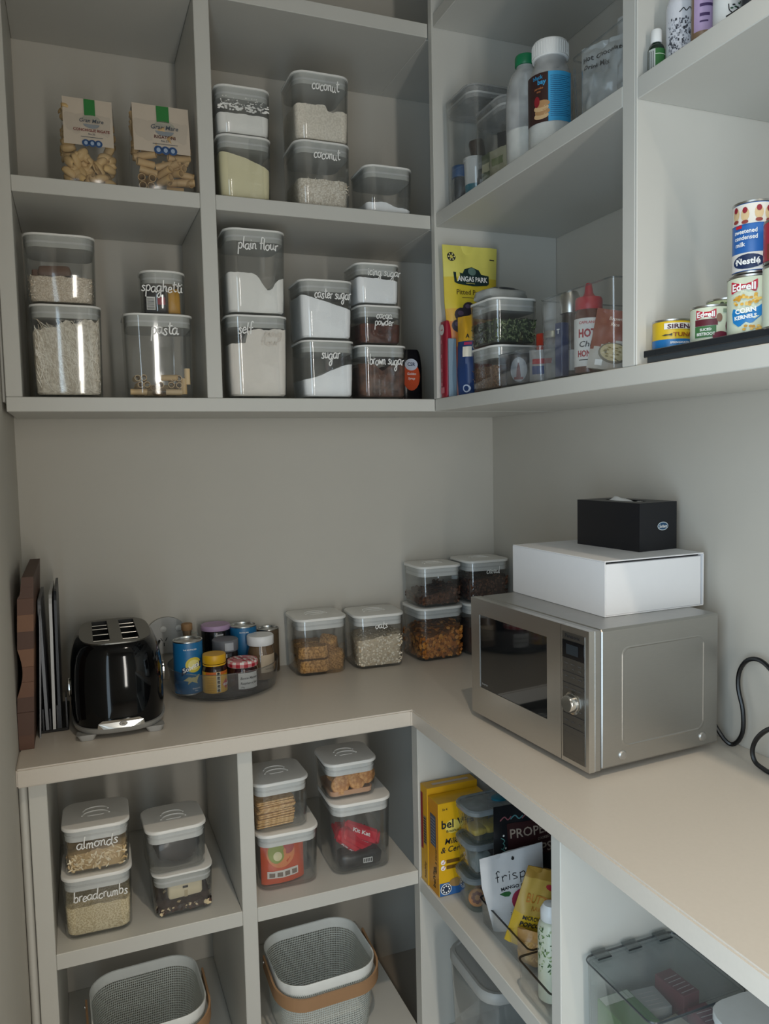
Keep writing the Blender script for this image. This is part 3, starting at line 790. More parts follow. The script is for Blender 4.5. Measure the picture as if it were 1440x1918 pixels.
def pasta_bag(label, x, y, w, h, kind, name1, rz=0):
    t = thing('pasta_bag', label, 'bag', (x, y, ZM1 + .0004), rz, None)
    th = .066; kraft = C('#c9bbaa', .75, 0, .04, 30, .3)
    b = MB(); hb = h * .97
    b.loft([rr(w * .92, th * .9, .012, 0), rr(w, th, .014, .012), rr(w * .99, th, .012, hb * .45), rr(w * .97, th * .8, .012, hb * .8), rr(w * .95, th * .45, .01, hb * .97), rr(w * .93, th * .3, .008, hb)], FILM)
    obj('film_bag', b, t)
    P_ = lambda v: th / 2 * (1.0 if v < .45 else 1 - (v - .45) * .95) + .0012
    zl = h * .44
    def M(u, v, o): return (u, -P_(v / h) - o, v)
    b = MB(); n = 8; wl = w * .9
    vv = [M(-wl / 2 + wl * i / 8, zl + (h - zl) * j / n, .0006 + .0009 * math.sin(i * 1.3 + j)) for j in range(n + 1) for i in range(9)] + [(-wl / 2 + wl * i / 8, P_(1 - .1 * j) , h - j * .02) for j in range(3) for i in range(9)]
    b.add(vv, [(j * 9 + i, j * 9 + i + 1, (j + 1) * 9 + i + 1, (j + 1) * 9 + i) for j in range(n + 3 - 1 + 1 - 0) for i in range(8)], kraft, True)
    obj('paper_wrap', b, t, label='beige paper wrap folded over the top')
    b = MB(); tw = w * .2; drect(b, M, -tw / 2 + .004, h * .80, tw / 2 + .004, h * .995, C('#2f7d3c', .5), .0022); obj('green_seal', b, t, label='green paper seal')
    b = MB(); g = C('#4c5660', .6); u0 = .006
    dell(b, M, u0, h * .745, w * .17, w * .10, C('#a9a596', .7), .0022, a0=.1, a1=PI - .1); dell(b, M, u0, h * .70, w * .15, w * .09, C('#8b9094', .7), .0022, a0=PI + .1, a1=2 * PI - .1)
    dtext(b, M, 'Gran Mare', u0, h * .715, w * .105, g, .0026, w=w * .44, shear=.2); dtext(b, M, name1, u0, h * .605, w * .075, C('#7c3230', .6) if kind == 'shell' else C('#5d2f2c', .6), .0026, w=w * (.66 if kind == 'shell' else .34), bold=.02)
    dtext(b, M, 'No.55' if kind == 'shell' else 'No.57', u0, h * .565, w * .05, g, .0026); drect(b, M, u0 - w * .2, h * .535, u0 + w * .2, h * .541, g, .0026)
    obj('printed_label', b, t)
    b = MB()
    for k in (-1, 0, 1):
        dell(b, M, u0 + k * w * .115, h * .465, w * .07, w * .07, C('#2b4d7c', .5), .003); dell(b, M, u0 + k * w * .115, h * .465, w * .032, w * .038, C('#9fb1c8', .5), .0034)
    obj('blue_badges', b, t, label='three blue round badges')
    rn_ = random.Random(5 if kind == 'shell' else 9)
    for i in range(70 if kind == 'shell' else 54):
        row = i // 6; side = i >= (46 if kind == 'shell' else 36); kq = i - (46 if kind == 'shell' else 36)
        if i >= 30 and not side: row = (i - 30) // 6 + .5
        if kind == 'shell':
            b = None
            if i == 0:
                b = MB(); rings = []
                for j in range(7):
                    a = -1.2 + 2.4 * j / 6; rings.append([(.0155 * math.sin(a) * (1 - .1 * math.cos(q)), .0095 * math.cos(a) * math.cos(q) - .003, .0105 * math.cos(a * .8) * math.sin(q)) for q in [-.5 + PI * 1.35 * k_ / 10 for k_ in range(11)]])
                vv = [p for r_ in rings for p in r_]; b.add(vv, [(j * 11 + k_, j * 11 + k_ + 1, (j + 1) * 11 + k_ + 1, (j + 1) * 11 + k_) for j in range(6) for k_ in range(10)], C('#cfae79', .55), True)
                o = obj('pasta_shell', b, t); src = o
                sol = o.modifiers.new('wall', 'SOLIDIFY'); sol.thickness = .0014
            else: o = src.copy(); COL.objects.link(o); o.parent = t
            o.location = (rn_.uniform(-w * .38, w * .38), -rn_.uniform(.006, .021) if i < 30 else rn_.uniform(-.012, .018), .013 + row * .0125 + rn_.uniform(-.003, .003)) if not side else ((-1 if kq % 3 else 1) * w * .37, rn_.uniform(-.012, .016), .06 + .0042 * kq); o.rotation_euler = (rn_.uniform(-.6, 2.2), rn_.uniform(-1, 1), rn_.uniform(-1.2, 1.2))
        else:
            if i == 0: o = src = obj('pasta_tube', tube_mesh(.0078, .036, C('#c9a878', .55), 12), t)
            else: o = src.copy(); COL.objects.link(o); o.parent = t
            if side: o.location = ((-1 if kq % 3 else 1) * w * .40, rn_.uniform(-.012, .014), .085 + .0038 * kq); o.rotation_euler = (PI / 2 + rn_.uniform(-.3, .3), rn_.uniform(-.3, .3), rn_.uniform(-.3, .3))
            elif i < 4: o.location = (-.042 + (i % 2) * .017, -.012, .0115 + (i // 2) * .0165); o.rotation_euler = (0, 0, rn_.uniform(-.2, .2))
            else: o.location = (rn_.uniform(-w * .30, w * .33) if i > 12 else .004 + (i % 3) * .022, -rn_.uniform(.008, .020), .012 + (i // 5) * .0165); o.rotation_euler = (rn_.uniform(-.3, .3), rn_.uniform(-.6, .6), rn_.choice((1.45, 1.2, 1.8, .7)))
    # side gusset fill seen above the wrap edge
    return t


pasta_bag('beige paper pasta bag of shells, left of the rigatoni bag', .187, -.262, .106, .176, 'shell', 'CONCHIGLIE RIGATE')
pasta_bag('beige paper pasta bag of rigatoni tubes, beside the upright divider', .332, -.262, .128, .182, 'tube', 'RIGATONI')
# dark squeeze bottle in the corner of the middle bay
t = thing('syrup_bottle', 'black squeeze bottle with an orange oval label, beside the brown sugar', 'bottle', (.945, -.165, ZB1 + .0004), 0)
b = MB(); b.loft([rr(.058, .036, .016, 0), rr(.064, .04, .018, .006), rr(.064, .04, .018, .09), rr(.058, .038, .018, .118), rr(.05, .034, .016, .131), rr(.044, .03, .014, .135)], C('#15141a', .25)); obj('bottle', b, t)
b = MB(); M = Mfront(-.0203); dell(b, M, -.004, .066, .024, .036, C('#d0522c', .4)); dell(b, M, -.004, .096, .018, .015, C('#cfd6e4', .4), .0008); dtext(b, M, 'CSR', -.004, .093, .012, NAVY, .0011, bold=.02)
dtext(b, M, 'Golden', -.004, .070, .0085, WHITE, .0011, shear=.2); dtext(b, M, 'Syrup', -.004, .058, .0085, WHITE, .0011, shear=.2); obj('printed_label', b, t)

# --- base shelves, middle bay
c = cont('clear lidded tub with an orange rice cracker packet, below the square crackers', .457, -.421, ZS, .139, .128, group=G2, rz=-1)
rc = c[0]
c2 = cont('clear lidded tub of square crackers, on top of the orange packet tub', .4545, -.416, ZS + .129, .125, .112, group=G2, rz=1.5)
t = thing('snack_packet', 'orange snack packet with a green fruit picture standing in the tub', 'packet', (rc.location.x - .011, rc.location.y - .036, rc.location.z + .0062), 3)
pc = Pouch(.098, .098, .034, 21, wr=.0010); OR = C('#c9502a', .35)
obj('wrapper', pc.mesh(lambda u, v: OR), t)
b = MB(); M = pc.M; dell(b, M, -.006, .068, .032, .032, C('#d8804a', .4), .0008); dell(b, M, -.016, .070, .019, .023, C('#8b9a3a', .5), .0014); dell(b, M, .010, .076, .015, .013, C('#b03a38', .5), .0014); dell(b, M, -.014, .062, .010, .009, C('#d9d3a6', .5), .0018)
drect(b, M, -.038, .014, .032, .031, C('#d9d4cc', .5), .0012); [drect(b, M, -.034 + .017 * k, .017, -.022 + .017 * k, .027, C('#7a6a5e', .6), .0016, 2, 2) for k in range(4)]; obj('printed_label', b, t)
t0 = c2[0]; CR = grainy('cracker_bake', '#c49556', '#e6c08a', 160, .7, .5)
cr = MB(); oq = rr(.084, .07, .004, 0, n=2); cr.loft([[(x, y, 0) for x, y, z in oq], [(x, y, .0032 + .0009 * math.sin(170 * x) * math.cos(150 * y)) for x, y, z in oq]], CR)
src = obj('square_cracker', cr); rn = random.Random(8)
for i in range(13):
    o = src if i == 0 else src.copy()
    if i: COL.objects.link(o)
    tag(o, ('lowest square cracker of the stack in the tub', 'topmost square cracker of the stack in the tub')[i // 12] if i in (0, 12) else 'square cracker, %s from the top of the stack in the tub' % ('second', 'third', 'fourth', 'fifth', 'sixth', 'seventh', 'eighth', 'ninth', 'tenth', 'eleventh', 'twelfth')[11 - i], 'cracker', (t0.location.x - .012 + rn.uniform(-.003, .003), t0.location.y - .012 + rn.uniform(-.003, .003), t0.location.z + .0064 + i * .0046), 4 + rn.uniform(-3, 3), 'square crackers stacked in a tub', rx=rn.uniform(-.8, .8), ry=rn.uniform(-.8, .8))
c = cont('tall clear lidded tub of red chocolate bars, below the round biscuits', .626, -.424, ZS, .144, .166, group=G2, rz=-1)
kk = c[0]
c3 = cont('low clear lidded tub of round biscuits, on top of the red bars tub', .6215, -.404, ZS + .167, .122, .086, group=G2, rz=-1)
t = thing('snack_packet', 'black packet with a small white panel lying under the red bars', 'packet', (kk.location.x - .004, kk.location.y - .038, kk.location.z + .0062), -4)
b = lump(.10, .05, .034, C('#17181c', .3), 3, .05, pw=.4); obj('wrapper', b, t); b = MB(); M = Mfront(-.0265); drect(b, M, .004, .012, .026, .024, C('#c9c9c6'), .0012); [drect(b, M, .006 + .004 * k, .014, .0085 + .004 * k, .022, INK, .0016, 1, 1) for k in range(5)]; obj('printed_label', b, t)
KR = C('#c61c36', .28, coat=.3)


def choc_bar(label, loc, rz, ry, rx=0, txt=False):
    t = thing('chocolate_bar', label, 'bar', loc, rz, 'red wrapped chocolate bars', rx=rx, ry=ry)
    b = MB(); b.loft([[(x, y * s_, z * s_) for y, z in [(-.016, -.006), (.016, -.006), (.016, .004), (.008, .0065), (-.008, .0065), (-.016, .004)]] for x, s_ in ((-.046, .9), (-.044, .55), (-.038, 1), (.038, 1), (.044, .55), (.046, .9))], KR, smooth=False); obj('wrapper', b, t)
    if txt:
        b = MB(); dtext(b, Mfront(-.0166), 'Kit Kat', 0, -.003, .0085, WHITE, .0006, w=.05, bold=.03)
        dtext(b, Mtop(.0067), 'Kit Kat', 0, -.005, .012, WHITE, .0004, w=.045, bold=.03); obj('lettering', b, t)


z0 = kk.location.z; xk, yk = kk.location.x, kk.location.y
choc_bar('red wrapped bar lying upper rightmost across the other bars', (xk + .007, yk - .026, z0 + .072), -6, 26, 55, True)
choc_bar('red wrapped bar steepest at the left of the tub', (xk - .020, yk - .036, z0 + .058), 4, 42, 50, True)
choc_bar('red wrapped bar in the middle, under the crossing bar', (xk - .004, yk - .034, z0 + .058), 6, 38, 50)
choc_bar('red wrapped bar standing at the right wall of the tub', (xk + .012, yk - .012, z0 + .052), 0, 12, 85)
choc_bar('red wrapped bar flat at the back of the tub', (xk - .004, yk + .020, z0 + .060), 12, 18, 30)
t0 = c3[0]; BK = grainy('round_biscuit_bake', '#b87a40', '#dba465', 130, .7, .3)
cb = MB(); cb.lathe([(.004, 0), (.019, 0), (.0215, .003), (.0205, .008), (.014, .0108), (.004, .0115)], BK, n=22)
src = obj('round_biscuit', cb); k = 0
for x, y, z, rx, ry, lb_ in ((-.026, -.036, .026, 70, 0, 'round golden biscuit leaning low at the left of the low tub'), (.014, -.034, .030, 62, 10, 'round golden biscuit in the middle of the low tub'), (-.004, -.022, .044, 40, -8, 'round golden biscuit lying highest in the low tub'), (.040, -.030, .040, 75, 35, 'round golden biscuit leaning at the right wall of the low tub'), (.026, .01, .022, 20, 5, 'round golden biscuits at the back of the low tub'), (-.02, .012, .024, 15, 5, 'round golden biscuits at the back of the low tub')):
    o = src if k == 0 else src.copy()
    if k: COL.objects.link(o)
    k += 1; tag(o, lb_, 'biscuit', (t0.location.x + x, t0.location.y + y, t0.location.z + z), 0, 'round biscuits in the low tub', rx=rx, ry=ry)
b = MB(); b.loft([rr(.1, .1, .012, 0), rr(.102, .102, .012, .011), rr(.096, .096, .01, .011), rr(.094, .094, .01, .002)], C('#c89a78', .4)); tag(obj('biscuit_tray', b), 'pale inner tray under the round biscuits', 'tray', (t0.location.x, t0.location.y, t0.location.z + .0062), -1)

# --- mesh baskets with bent wood handle
MESH = mesh_metal('perforated_white_metal', '#cdd2cc', .16)
RIMW = C('#eceeea', .45); BEECH = brushed('beech_wood', '#a8825f', .5, 0); BEECH.node_tree.nodes['Principled BSDF'].inputs['Metallic'].default_value = 0


def basket(label, x, y, rz):
    t = thing('mesh_basket', label, 'basket', (x, y, -.7678), rz, 'white mesh baskets with wooden handles'); H = .162; w, d, r = .236, .222, .062
    b = MB(); N = 8; rings = []; uvs = []
    for z, s_ in ((.0, .86), (.004, .885), (.05, .92), (.10, .955), (H - .022, .985), (H - .0215, .985)):
        rg = rr(w * s_, d * s_, r * s_, z, n=N); rings.append(rg); acc = 0; p0 = rg[0]
        for p in rg: acc += math.hypot(p[0] - p0[0], p[1] - p0[1]); uvs.append((acc / s_, z)); p0 = p
    b.loft(rings, MESH, cap0=False, cap1=False)
    n0 = len(b.v); fl = rr(w * .86, d * .86, r * .86, .0004, n=N); b.add(fl, [list(range(len(fl)))], RIMW); uvs += [(p[0], p[1]) for p in fl]
    b.uv = uvs; obj('mesh_body', b, t)
    b = MB(); b.loft([rr(w * .985, d * .985, r, H - .024, n=N), rr(w, d, r, H - .001, n=N), rr(w - .001, d - .001, r, H, n=N), rr(w - .006, d - .006, r - .003, H - .001, n=N), rr(w * .985 - .005, d * .985 - .005, r - .003, H - .024, n=N)], RIMW, False, False); obj('rim_band', b, t)
    b = MB(); P = []
    pr = rr(w + .014, d + .014, r + .006, 0, n=N); k = len(pr); seq = [p for p in pr if p[1] < .012]; seq.sort(key=lambda p: math.atan2(p[0], -p[1]))
    seq = [(-w / 2 - .007, .03, 0)] + seq + [(w / 2 + .007, .03, 0)]
    ro = []; n = len(seq)
    for i, p in enumerate(seq):
        a = seq[max(0, i - 1)]; c_ = seq[min(n - 1, i + 1)]; tx, ty = c_[0] - a[0], c_[1] - a[1]; l = math.hypot(tx, ty); nx, ny = ty / l, -tx / l
        dr = (.03 - p[1]) / .15; z = H - .012 - .030 * dr; hh = .0145
        e = .0022
        ro.append([(p[0] + nx * e, p[1] + ny * e, z - hh), (p[0] + nx * e, p[1] + ny * e, z + hh), (p[0] - nx * e, p[1] - ny * e, z + hh), (p[0] - nx * e, p[1] - ny * e, z - hh)])
    b.loft(ro, BEECH); obj('handle', b, t, label='bent beech wood carrying handle')
    for sx in (-1, 1):
        b = MB(); b.lathe([(.005, 0), (.005, .002), (.003, .003)], TIN, n=12); b.v = [(sx * (w / 2 + .009 + z), .024 + x, H - .010 + y) for x, y, z in b.v]; obj('rivet', b, t)


basket('white mesh basket under the orange packet and red bar tubs, in the middle bay', .612, -.322, 2)
basket('white mesh basket under the breadcrumbs and chocolate drops, in the left bay', .222, -.318, 2)

# ================================================================ worktop, back run
# chopping board on edge against the left wall
t = thing('chopping_board', 'thick brown end-grain chopping board standing on edge against the left wall', 'board', (0, -.385, .0004), 0)
WD = [brushed('wood_a', '#5e4031', .6, 1), brushed('wood_b', '#6d4b38', .6, 1), brushed('wood_c', '#543a2e', .6, 1), brushed('wood_d', '#7a563f', .6, 1)]
for q in WD: q.node_tree.nodes['Principled BSDF'].inputs['Metallic'].default_value = 0
prof = [0, .03, .075, .105, .135, .165, .20, .235, .268, .30, .322, .342]


def bx(z):  # left, right face of the front end at height z
    r_ = .0278 + .0155 * z / .342; l_ = .0015 + .0168 * z / .342
    if .105 <= z <= .20: l_ += .0095 * math.sin(PI * (z - .105) / .095)
    if z > .30: l_ = l_ + .004 * (z - .30) / .042
    else: l_ = max(.001, l_ - .004)
    return l_, r_


rn = random.Random(2)
for i in range(len(prof) - 1):
    b = MB(); z0, z1 = prof[i], prof[i + 1] - .0002; zs = [z0 + (z1 - z0) * k / 3 for k in range(4)]
    off = rn.uniform(-.0012, .0012)
    b.loft([[(bx(z)[0], off, z), (bx(z)[1], off, z), (bx(z)[1], .30, z), (bx(z)[0], .30, z)] for z in zs], WD[rn.randrange(4)], smooth=False); obj('wood_block', b, t)
# upright rack of thin cutting mats
t = thing('board_rack', 'low black upright rack holding thin boards beside the toaster', 'rack', (.064, -.30, .0004))
b = MB(); b.box(-.028, .027, 0, .20, 0, .006, BLACK, .002); obj('base', b, t)
for x, h in ((-.0215, .05), (-.008, .05), (.006, .055), (.012, .075), (.024, .07)):
    b = MB(); b.loft([[(x - .0018, .002, .006), (x + .0018, .002, .006), (x + .0018, .05, .006), (x - .0018, .05, .006)], [(x - .0012, .004, h), (x + .0012, .004, h), (x + .0012, .044, h), (x - .0012, .044, h)]], BLACK, smooth=False); obj('prong', b, t)
for x, th, y, h, lean, mt_, lb_ in ((.0365, .0022, -.326, .262, .012, C('#8e8f93', .4), 'thin grey cutting mat nearest the wooden board'), (.050, .006, -.300, .272, -.004, C('#77797e', .4), 'mid grey cutting board second from the wooden board'),
                              (.0632, .0058, -.300, .284, .005, C('#c3c3c2', .35), 'white cutting board in the black rack'), (.0735, .0052, -.298, .290, .004, C('#1d232c', .4), 'tall dark cutting board nearest the toaster')):
    b = MB(); o_ = [(y_, z_) for y_, z_ in [(.0, .0), (.20, .0), (.20, h), (.03, h)] + [(.03 - .03 * math.sin(a), h - .03 + .03 * math.cos(a)) for a in (.4, .8, 1.2, PI / 2)]]
    b.flat(o_, [], -th / 2, th / 2, mt_, lambda u, v, w_: (w_ + lean * v / h, u, v)); tag(obj('cutting_board', b), lb_, 'board', (x, y, .0066 if x > .04 else .0005), 0, 'thin cutting boards in the rack')

# toaster
t = thing('toaster', 'glossy black two-slot toaster with chrome base on the back worktop', 'toaster', (.192, -.243, .0004), 0)
TW, TD = .190, .306; TS = brushed('toaster_steel', '#77756f', .36, 0); BSTEEL = C('#a3a29f', .4, .35)
b = MB(); z_ = [(.018, .172, .286, .066), (.022, .184, .298, .07), (.05, .190, .304, .072), (.10, .190, .304, .072), (.14, .185, .300, .072), (.165, .176, .292, .07), (.180, .164, .280, .066), (.188, .152, .268, .062), (.1905, .144, .260, .06)]
def sup(w, d, z, e=3.3, n=72):
    f_ = lambda q: math.copysign(abs(q) ** (2 / e), q)
    return [(w / 2 * f_(math.cos(2 * PI * i / n + .02)), d / 2 * f_(math.sin(2 * PI * i / n + .02)), z) for i in range(n)]
b.loft([sup(w, d, z) for z, w, d, r in z_], BLACKG, cap1=False); obj('shell', b, t)
b = MB(); slots = [[(cx + sx * .0165, cyy) for sx, cyy in ((-1, -.108), (1, -.108), (1, .108), (-1, .108))] for cx in (-.029, .029)]
b.flat([(p[0], p[1]) for p in sup(.146, .262, 0)], slots, .1895, .1925, TS); obj('top_plate', b, t)
for cx in (-.029, .029):
    b = MB(); x0, x1 = cx - .0164, cx + .0164
    b.add([(x0, -.1078, .1924), (x1, -.1078, .1924), (x1, .1078, .1924), (x0, .1078, .1924), (x0, -.1078, .08), (x1, -.1078, .08), (x1, .1078, .08), (x0, .1078, .08)], [(0, 1, 5, 4), (1, 2, 6, 5), (2, 3, 7, 6), (3, 0, 4, 7), (4, 5, 6, 7)], C('#1a1a1a', .5)); so_ = obj('slot', b, t)
    for yy in (-.072, -.012, .048, .088):
        b = MB(); b.tube([(x0 + .0004, yy, .186), (x1 - .0004, yy, .186)], .0016, CHROME, 6); obj('guide_wire', b, so_)
b = MB(); b.loft([sup(.178, .292, .010), sup(.187, .301, .014), sup(.192, .306, .0225), sup(.186, .300, .0235)], BSTEEL); obj('base_band', b, t, label='chrome base band')
for sx in (-1, 1):
    for sy in (-1, 1):
        b = MB(); b.loft([rr(.026, .022, .005, 0, sx * .066, sy * .130), rr(.040, .03, .006, .0115, sx * .066, sy * .126)], BSTEEL); obj('foot', b, t)
b = MB(); po = [(-.046 + .0115 * i, 0) for i in range(9)] + [(.044, .011)] + [(.036 - .012 * i, .017) for i in range(7)] + [(-.044, .011)]; npo = len(po)
Mt = lambda u, v, o: (u, -.1535 * max(0, 1 - abs(u / .096) ** 3.3) ** (1 / 3.3) - o, v)
b.add([Mt(u, v, o) for o in (.0016, -.002) for u, v in po], [tuple(range(npo)), tuple(range(2 * npo - 1, npo - 1, -1))] + [(i, i + npo, (i + 1) % npo + npo, (i + 1) % npo) for i in range(npo)], CHROME)
b.v = [(x, y, z + .0225) for x, y, z in b.v]; pl_ = obj('name_plate', b, t, label='chrome front plate with a small oval badge')
b = MB(); dell(b, lambda u, v, o: (u, -.1552 - o, .031 + v), .004, 0, .008, .005, C('#6b6b6d', .3, 1.0), .0006); dell(b, lambda u, v, o: (u, -.1554 - o, .031 + v), .004, 0, .0066, .0038, CHROME, .0009); dtext(b, lambda u, v, o: (u, -.1556 - o, .0295 + v), 'DL', .004, 0, .0042, INK, .0014); obj('badge', b, t)
for sx, zz in ((-1, .085), (1, .10)):
    b = MB(); b.lathe([(.011, 0), (.013, .002), (.013, .006), (.009, .008)], CHROME, n=18); b.v = [(sx * (.0945 + z * .6), -.035 + y, zz + x * 1.6) for x, y, z in b.v]; obj('dial' if sx < 0 else 'lever', b, t)
b = MB(); b.tube([(.03, .148, .03), (.05, .17, .04), (.08, .19, .06), (.105, .215, .09), (.115, .232, .105)], .0028, BLACK); obj('power_cord', b, t)

# turntable organiser
TC = (.445, -.135)
t = thing('turntable', 'round smoky clear turntable organiser holding jars and tins by the wall', 'turntable', (*TC, .0004))
b = MB(); b.lathe([(.105, 0), (.108, .002), (.108, .006), (.03, .006)], C('#3a3d3f', .4), n=48, cap1=False); obj('base', b, t)
b = MB(); n = 64; pr = [(.02, .0065), (.122, .0065), (.1265, .009), (.1285, .02), (.1335, .068), (.1312, .068), (.1262, .02), (.1245, .0115), (.121, .0100), (.02, .0100)]
b.lathe(pr, SMOKE, n=n); obj('dish', b, t)
b = MB(); b.lathe([(.1318, .0672), (.1338, .0672), (.1340, .0692), (.1318, .0692)], CLEARD, n=n, cap0=False, cap1=False); obj('rim', b, t)
ZT = .0108


def jar_at(name, label, cat, x, y, prof_, mat, mats=None, sc=1, z=ZT, rz=0, group='jars and tins on the turntable', sy=1.0):
    t = thing(name, label, cat, (x, y, z), rz, group); b = MB(); b.lathe(prof_, mat, n=30, mats=mats, sy=sy); obj({'tin': 'can', 'can': 'can'}.get(cat, 'vessel'), b, t); return t


def tin(name, label, x, y, r, h, mat, z=ZT, rz=0, group='jars and tins on the turntable', cat='tin', ring=.0022):
    t = thing(name, label, cat, (x, y, z), rz, group)
    b = MB(); b.lathe([(r - .0025, 0), (r, .0008), (r, .0028), (r - .0007, .0035), (r - .0007, h - .0035), (r, h - .0028), (r, h - .0006), (r - .001, h), (r - .0026, h - .0004), (r - .0032, h - .004), (r - .006, h - .0045), (r - .008, h - .0038), (.002, h - .0038)], TIN, n=36); obj('can', b, t)
    b = MB(); b.lathe([(r - .0004, .0036), (r - .0003, .004), (r - .0003, h - .004), (r - .0004, h - .0036)], mat, n=36, cap0=False, cap1=False); obj('paper_label', b, t); return t


t = tin('drink_tin', 'blue drink powder tin with a lemon picture beside the toaster', .357, -.168, .0345, .127, C('#1a6a9d', .4), rz=14)
b = MB(); M = Mcyl(.0345, -.22); dtext(b, M, 'THE REVITALISER', 0, .107, .0042, WHITE, .0004, bold=.02); dell(b, M, .008, .072, .020, .018, C('#d8c445'), .0003); dell(b, M, .008, .072, .014, .0125, C('#e8dc8a'), .0005)
dpoly(b, M, [(-.022, .046), (.026, .066), (.028, .086), (-.020, .066)], NAVY, .0007); dtext(b, Msub(M, .002, .062, .4), 'Solvita', 0, 0, .0145, WHITE, .001, w=.040, bold=.02, shear=.1)
dpoly(b, M, [(-.018, .036), (-.006, .044), (.010, .042), (.022, .048), (.014, .032), (.016, .026), (.002, .033), (-.008, .026), (-.006, .034)], C('#c9c08a'), .0004); dtext(b, M, 'SPARKLING', .012, .014, .0038, WHITE, .0004); dtext(b, M, '220 g', .012, .009, .0034, WHITE, .0004); obj('printed_label', b, t)
YL = C('#d9a51c', .4)
t = jar_at('spread_jar', 'yellow-lidded spread jar with a yellow label on the turntable', 'jar', .412, -.206, [(.024, 0), (.0275, .002), (.0285, .006), (.0285, .058), (.026, .066), (.0235, .070), (.0235, .0745)], C('#241310', .2), rz=6)
b = MB(); b.lathe([(.0287, .007), (.0287, .057)], YL, n=30, cap0=False, cap1=False); obj('paper_label', b, t)
b = MB(); b.lathe([(.0262, .0746), (.0272, .076), (.0272, .093), (.0262, .095), (.003, .0953)], YL, n=30); b.lathe([(.0268, .070), (.0268, .0735)], YL, n=30, cap0=False, cap1=False); obj('lid', b, t, label='yellow screw lid')
b = MB(); M = Mcyl(.0287); drect(b, M, -.030, .050, .03, .0568, C('#d06a2a'), .0003, 10, 1); drect(b, M, -.004, .009, .006, .0565, C('#d6ccb0'), .0005)
for k in range(5): dell(b, M, .001, .014 + .0098 * k, .0036, .0030, INK, .0008, 6); drect(b, M, -.0022, .009 + .0098 * k, .0042, .0108 + .0098 * k, INK, .0008, 1, 1)
dpoly(b, M, [(.010, .026), (.022, .038), (.034, .026), (.022, .014)], RED, .0005); dtext(b, M, 'VEGEMITE', .0245, .0225, .0082, WHITE, .0009, w=.026, bold=.03)
for k in range(9): drect(b, M, -.027, .010 + .004 * k, -.008, .0115 + .004 * k, C('#b8861a'), .0006, 3, 1)
obj('printed_label', b, t)
t = jar_at('jam_jar', 'faceted jam jar with a red gingham lid at the front of the turntable', 'jar', .480, -.196, [(.030, 0), (.034, .003), (.0365, .010), (.0365, .048), (.034, .055), (.0345, .057)], C('#2a0d14', .08, coat=.5), rz=10)
b = MB(); n = 48; prf = [(.0355, .0572), (.0372, .059), (.0372, .0665), (.0355, .0715), (.030, .0728), (.022, .0730), (.013, .0731), (.004, .0731)]
W_, P_, R_ = C('#e3ddd6', .5), C('#cf7f83', .5), C('#a8202f', .5)
for j in range(len(prf) - 1):
    for i in range(n):
        a0, a1 = 2 * PI * i / n, 2 * PI * (i + 1) / n; q = [(prf[j][0] * math.cos(a0), prf[j][0] * math.sin(a0), prf[j][1]), (prf[j][0] * math.cos(a1), prf[j][0] * math.sin(a1), prf[j][1]), (prf[j + 1][0] * math.cos(a1), prf[j + 1][0] * math.sin(a1), prf[j + 1][1]), (prf[j + 1][0] * math.cos(a0), prf[j + 1][0] * math.sin(a0), prf[j + 1][1])]
        if j < 3: k1, k2 = (i // 2) % 2, j % 2
        else: mx_, my_ = sum(p[0] for p in q) / 4, sum(p[1] for p in q) / 4; k1, k2 = int(math.floor(mx_ / .0058)) % 2, int(math.floor(my_ / .0058)) % 2
        b.add(q, [(0, 1, 2, 3)], (W_, P_, R_)[k1 + k2])
obj('lid', b, t, label='red and white gingham lid')
b = MB(); M = Mcyl(.0366); drect(b, M, -.024, .008, .026, .046, C('#d9d8d4', .6), .0004, 8, 1); dtext(b, M, 'Bonne Maman', .002, .031, .0085, INK, .0009, w=.042, shear=.3); dtext(b, M, 'Raspberry Jam', .002, .019, .008, INK, .0009, w=.042, shear=.3); dtext(b, M, '370g', -.014, .0105, .0045, INK, .0009, shear=.2); obj('printed_label', b, t)
t = jar_at('spread_jar', 'brown spread jar with a white lid at the right of the turntable', 'jar', .540, -.1255, [(.029, 0), (.0325, .002), (.0335, .006), (.0335, .062), (.031, .074), (.029, .079), (.029, .086)], C('#6f5a45', .15, coat=.4), rz=22)
b = MB(); b.lathe([(.0325, .0862), (.0335, .0875), (.0335, .108), (.032, .110), (.003, .1102)], C('#e6e6e6', .4), n=30); obj('lid', b, t, label='white screw lid')
b = MB(); M = Mcyl(.0336); drect(b, M, -.020, .020, .028, .064, C('#c9b59c', .7), .0004, 8, 1); dtext(b, M, 'NUT BUTTER', .006, .027, .005, INK, .0009); obj('printed_label', b, t)
t = thing('oil_bottle', 'small clear oil bottle with a wooden stopper behind the blue tin', 'bottle', (.367, -.083, ZT), 0, 'jars and tins on the turntable')
b = MB(); b.lathe([(.022, 0), (.0235, .003), (.0235, .075), (.020, .088), (.012, .098), (.0105, .104), (.0105, .124), (.012, .126), (.012, .130)], clear('bottle_glass', (.82, .85, .82), (.4, .42, .4), .05), n=24); b.tube([(.011, 0, .122), (.024, 0, .122), (.027, 0, .114), (.024, 0, .100), (.017, 0, .094)], .0025, clear('bottle_glass'), 8); obj('bottle', b, t)
b = MB(); b.lathe([(.0128, .1305), (.0135, .132), (.0135, .145), (.0125, .147), (.002, .1472)], C('#9a7650', .7), n=22); b.lathe([(.0098, .118), (.0104, .1303)], C('#9a7650', .7), n=18); obj('stopper', b, t, label='round wooden stopper')
t = jar_at('spice_jar', 'dark jar with a lilac lid at the back of the turntable', 'jar', .440, -.062, [(.034, 0), (.0355, .002), (.0355, .118), (.034, .121)], C('#0f1012', .2), rz=0)
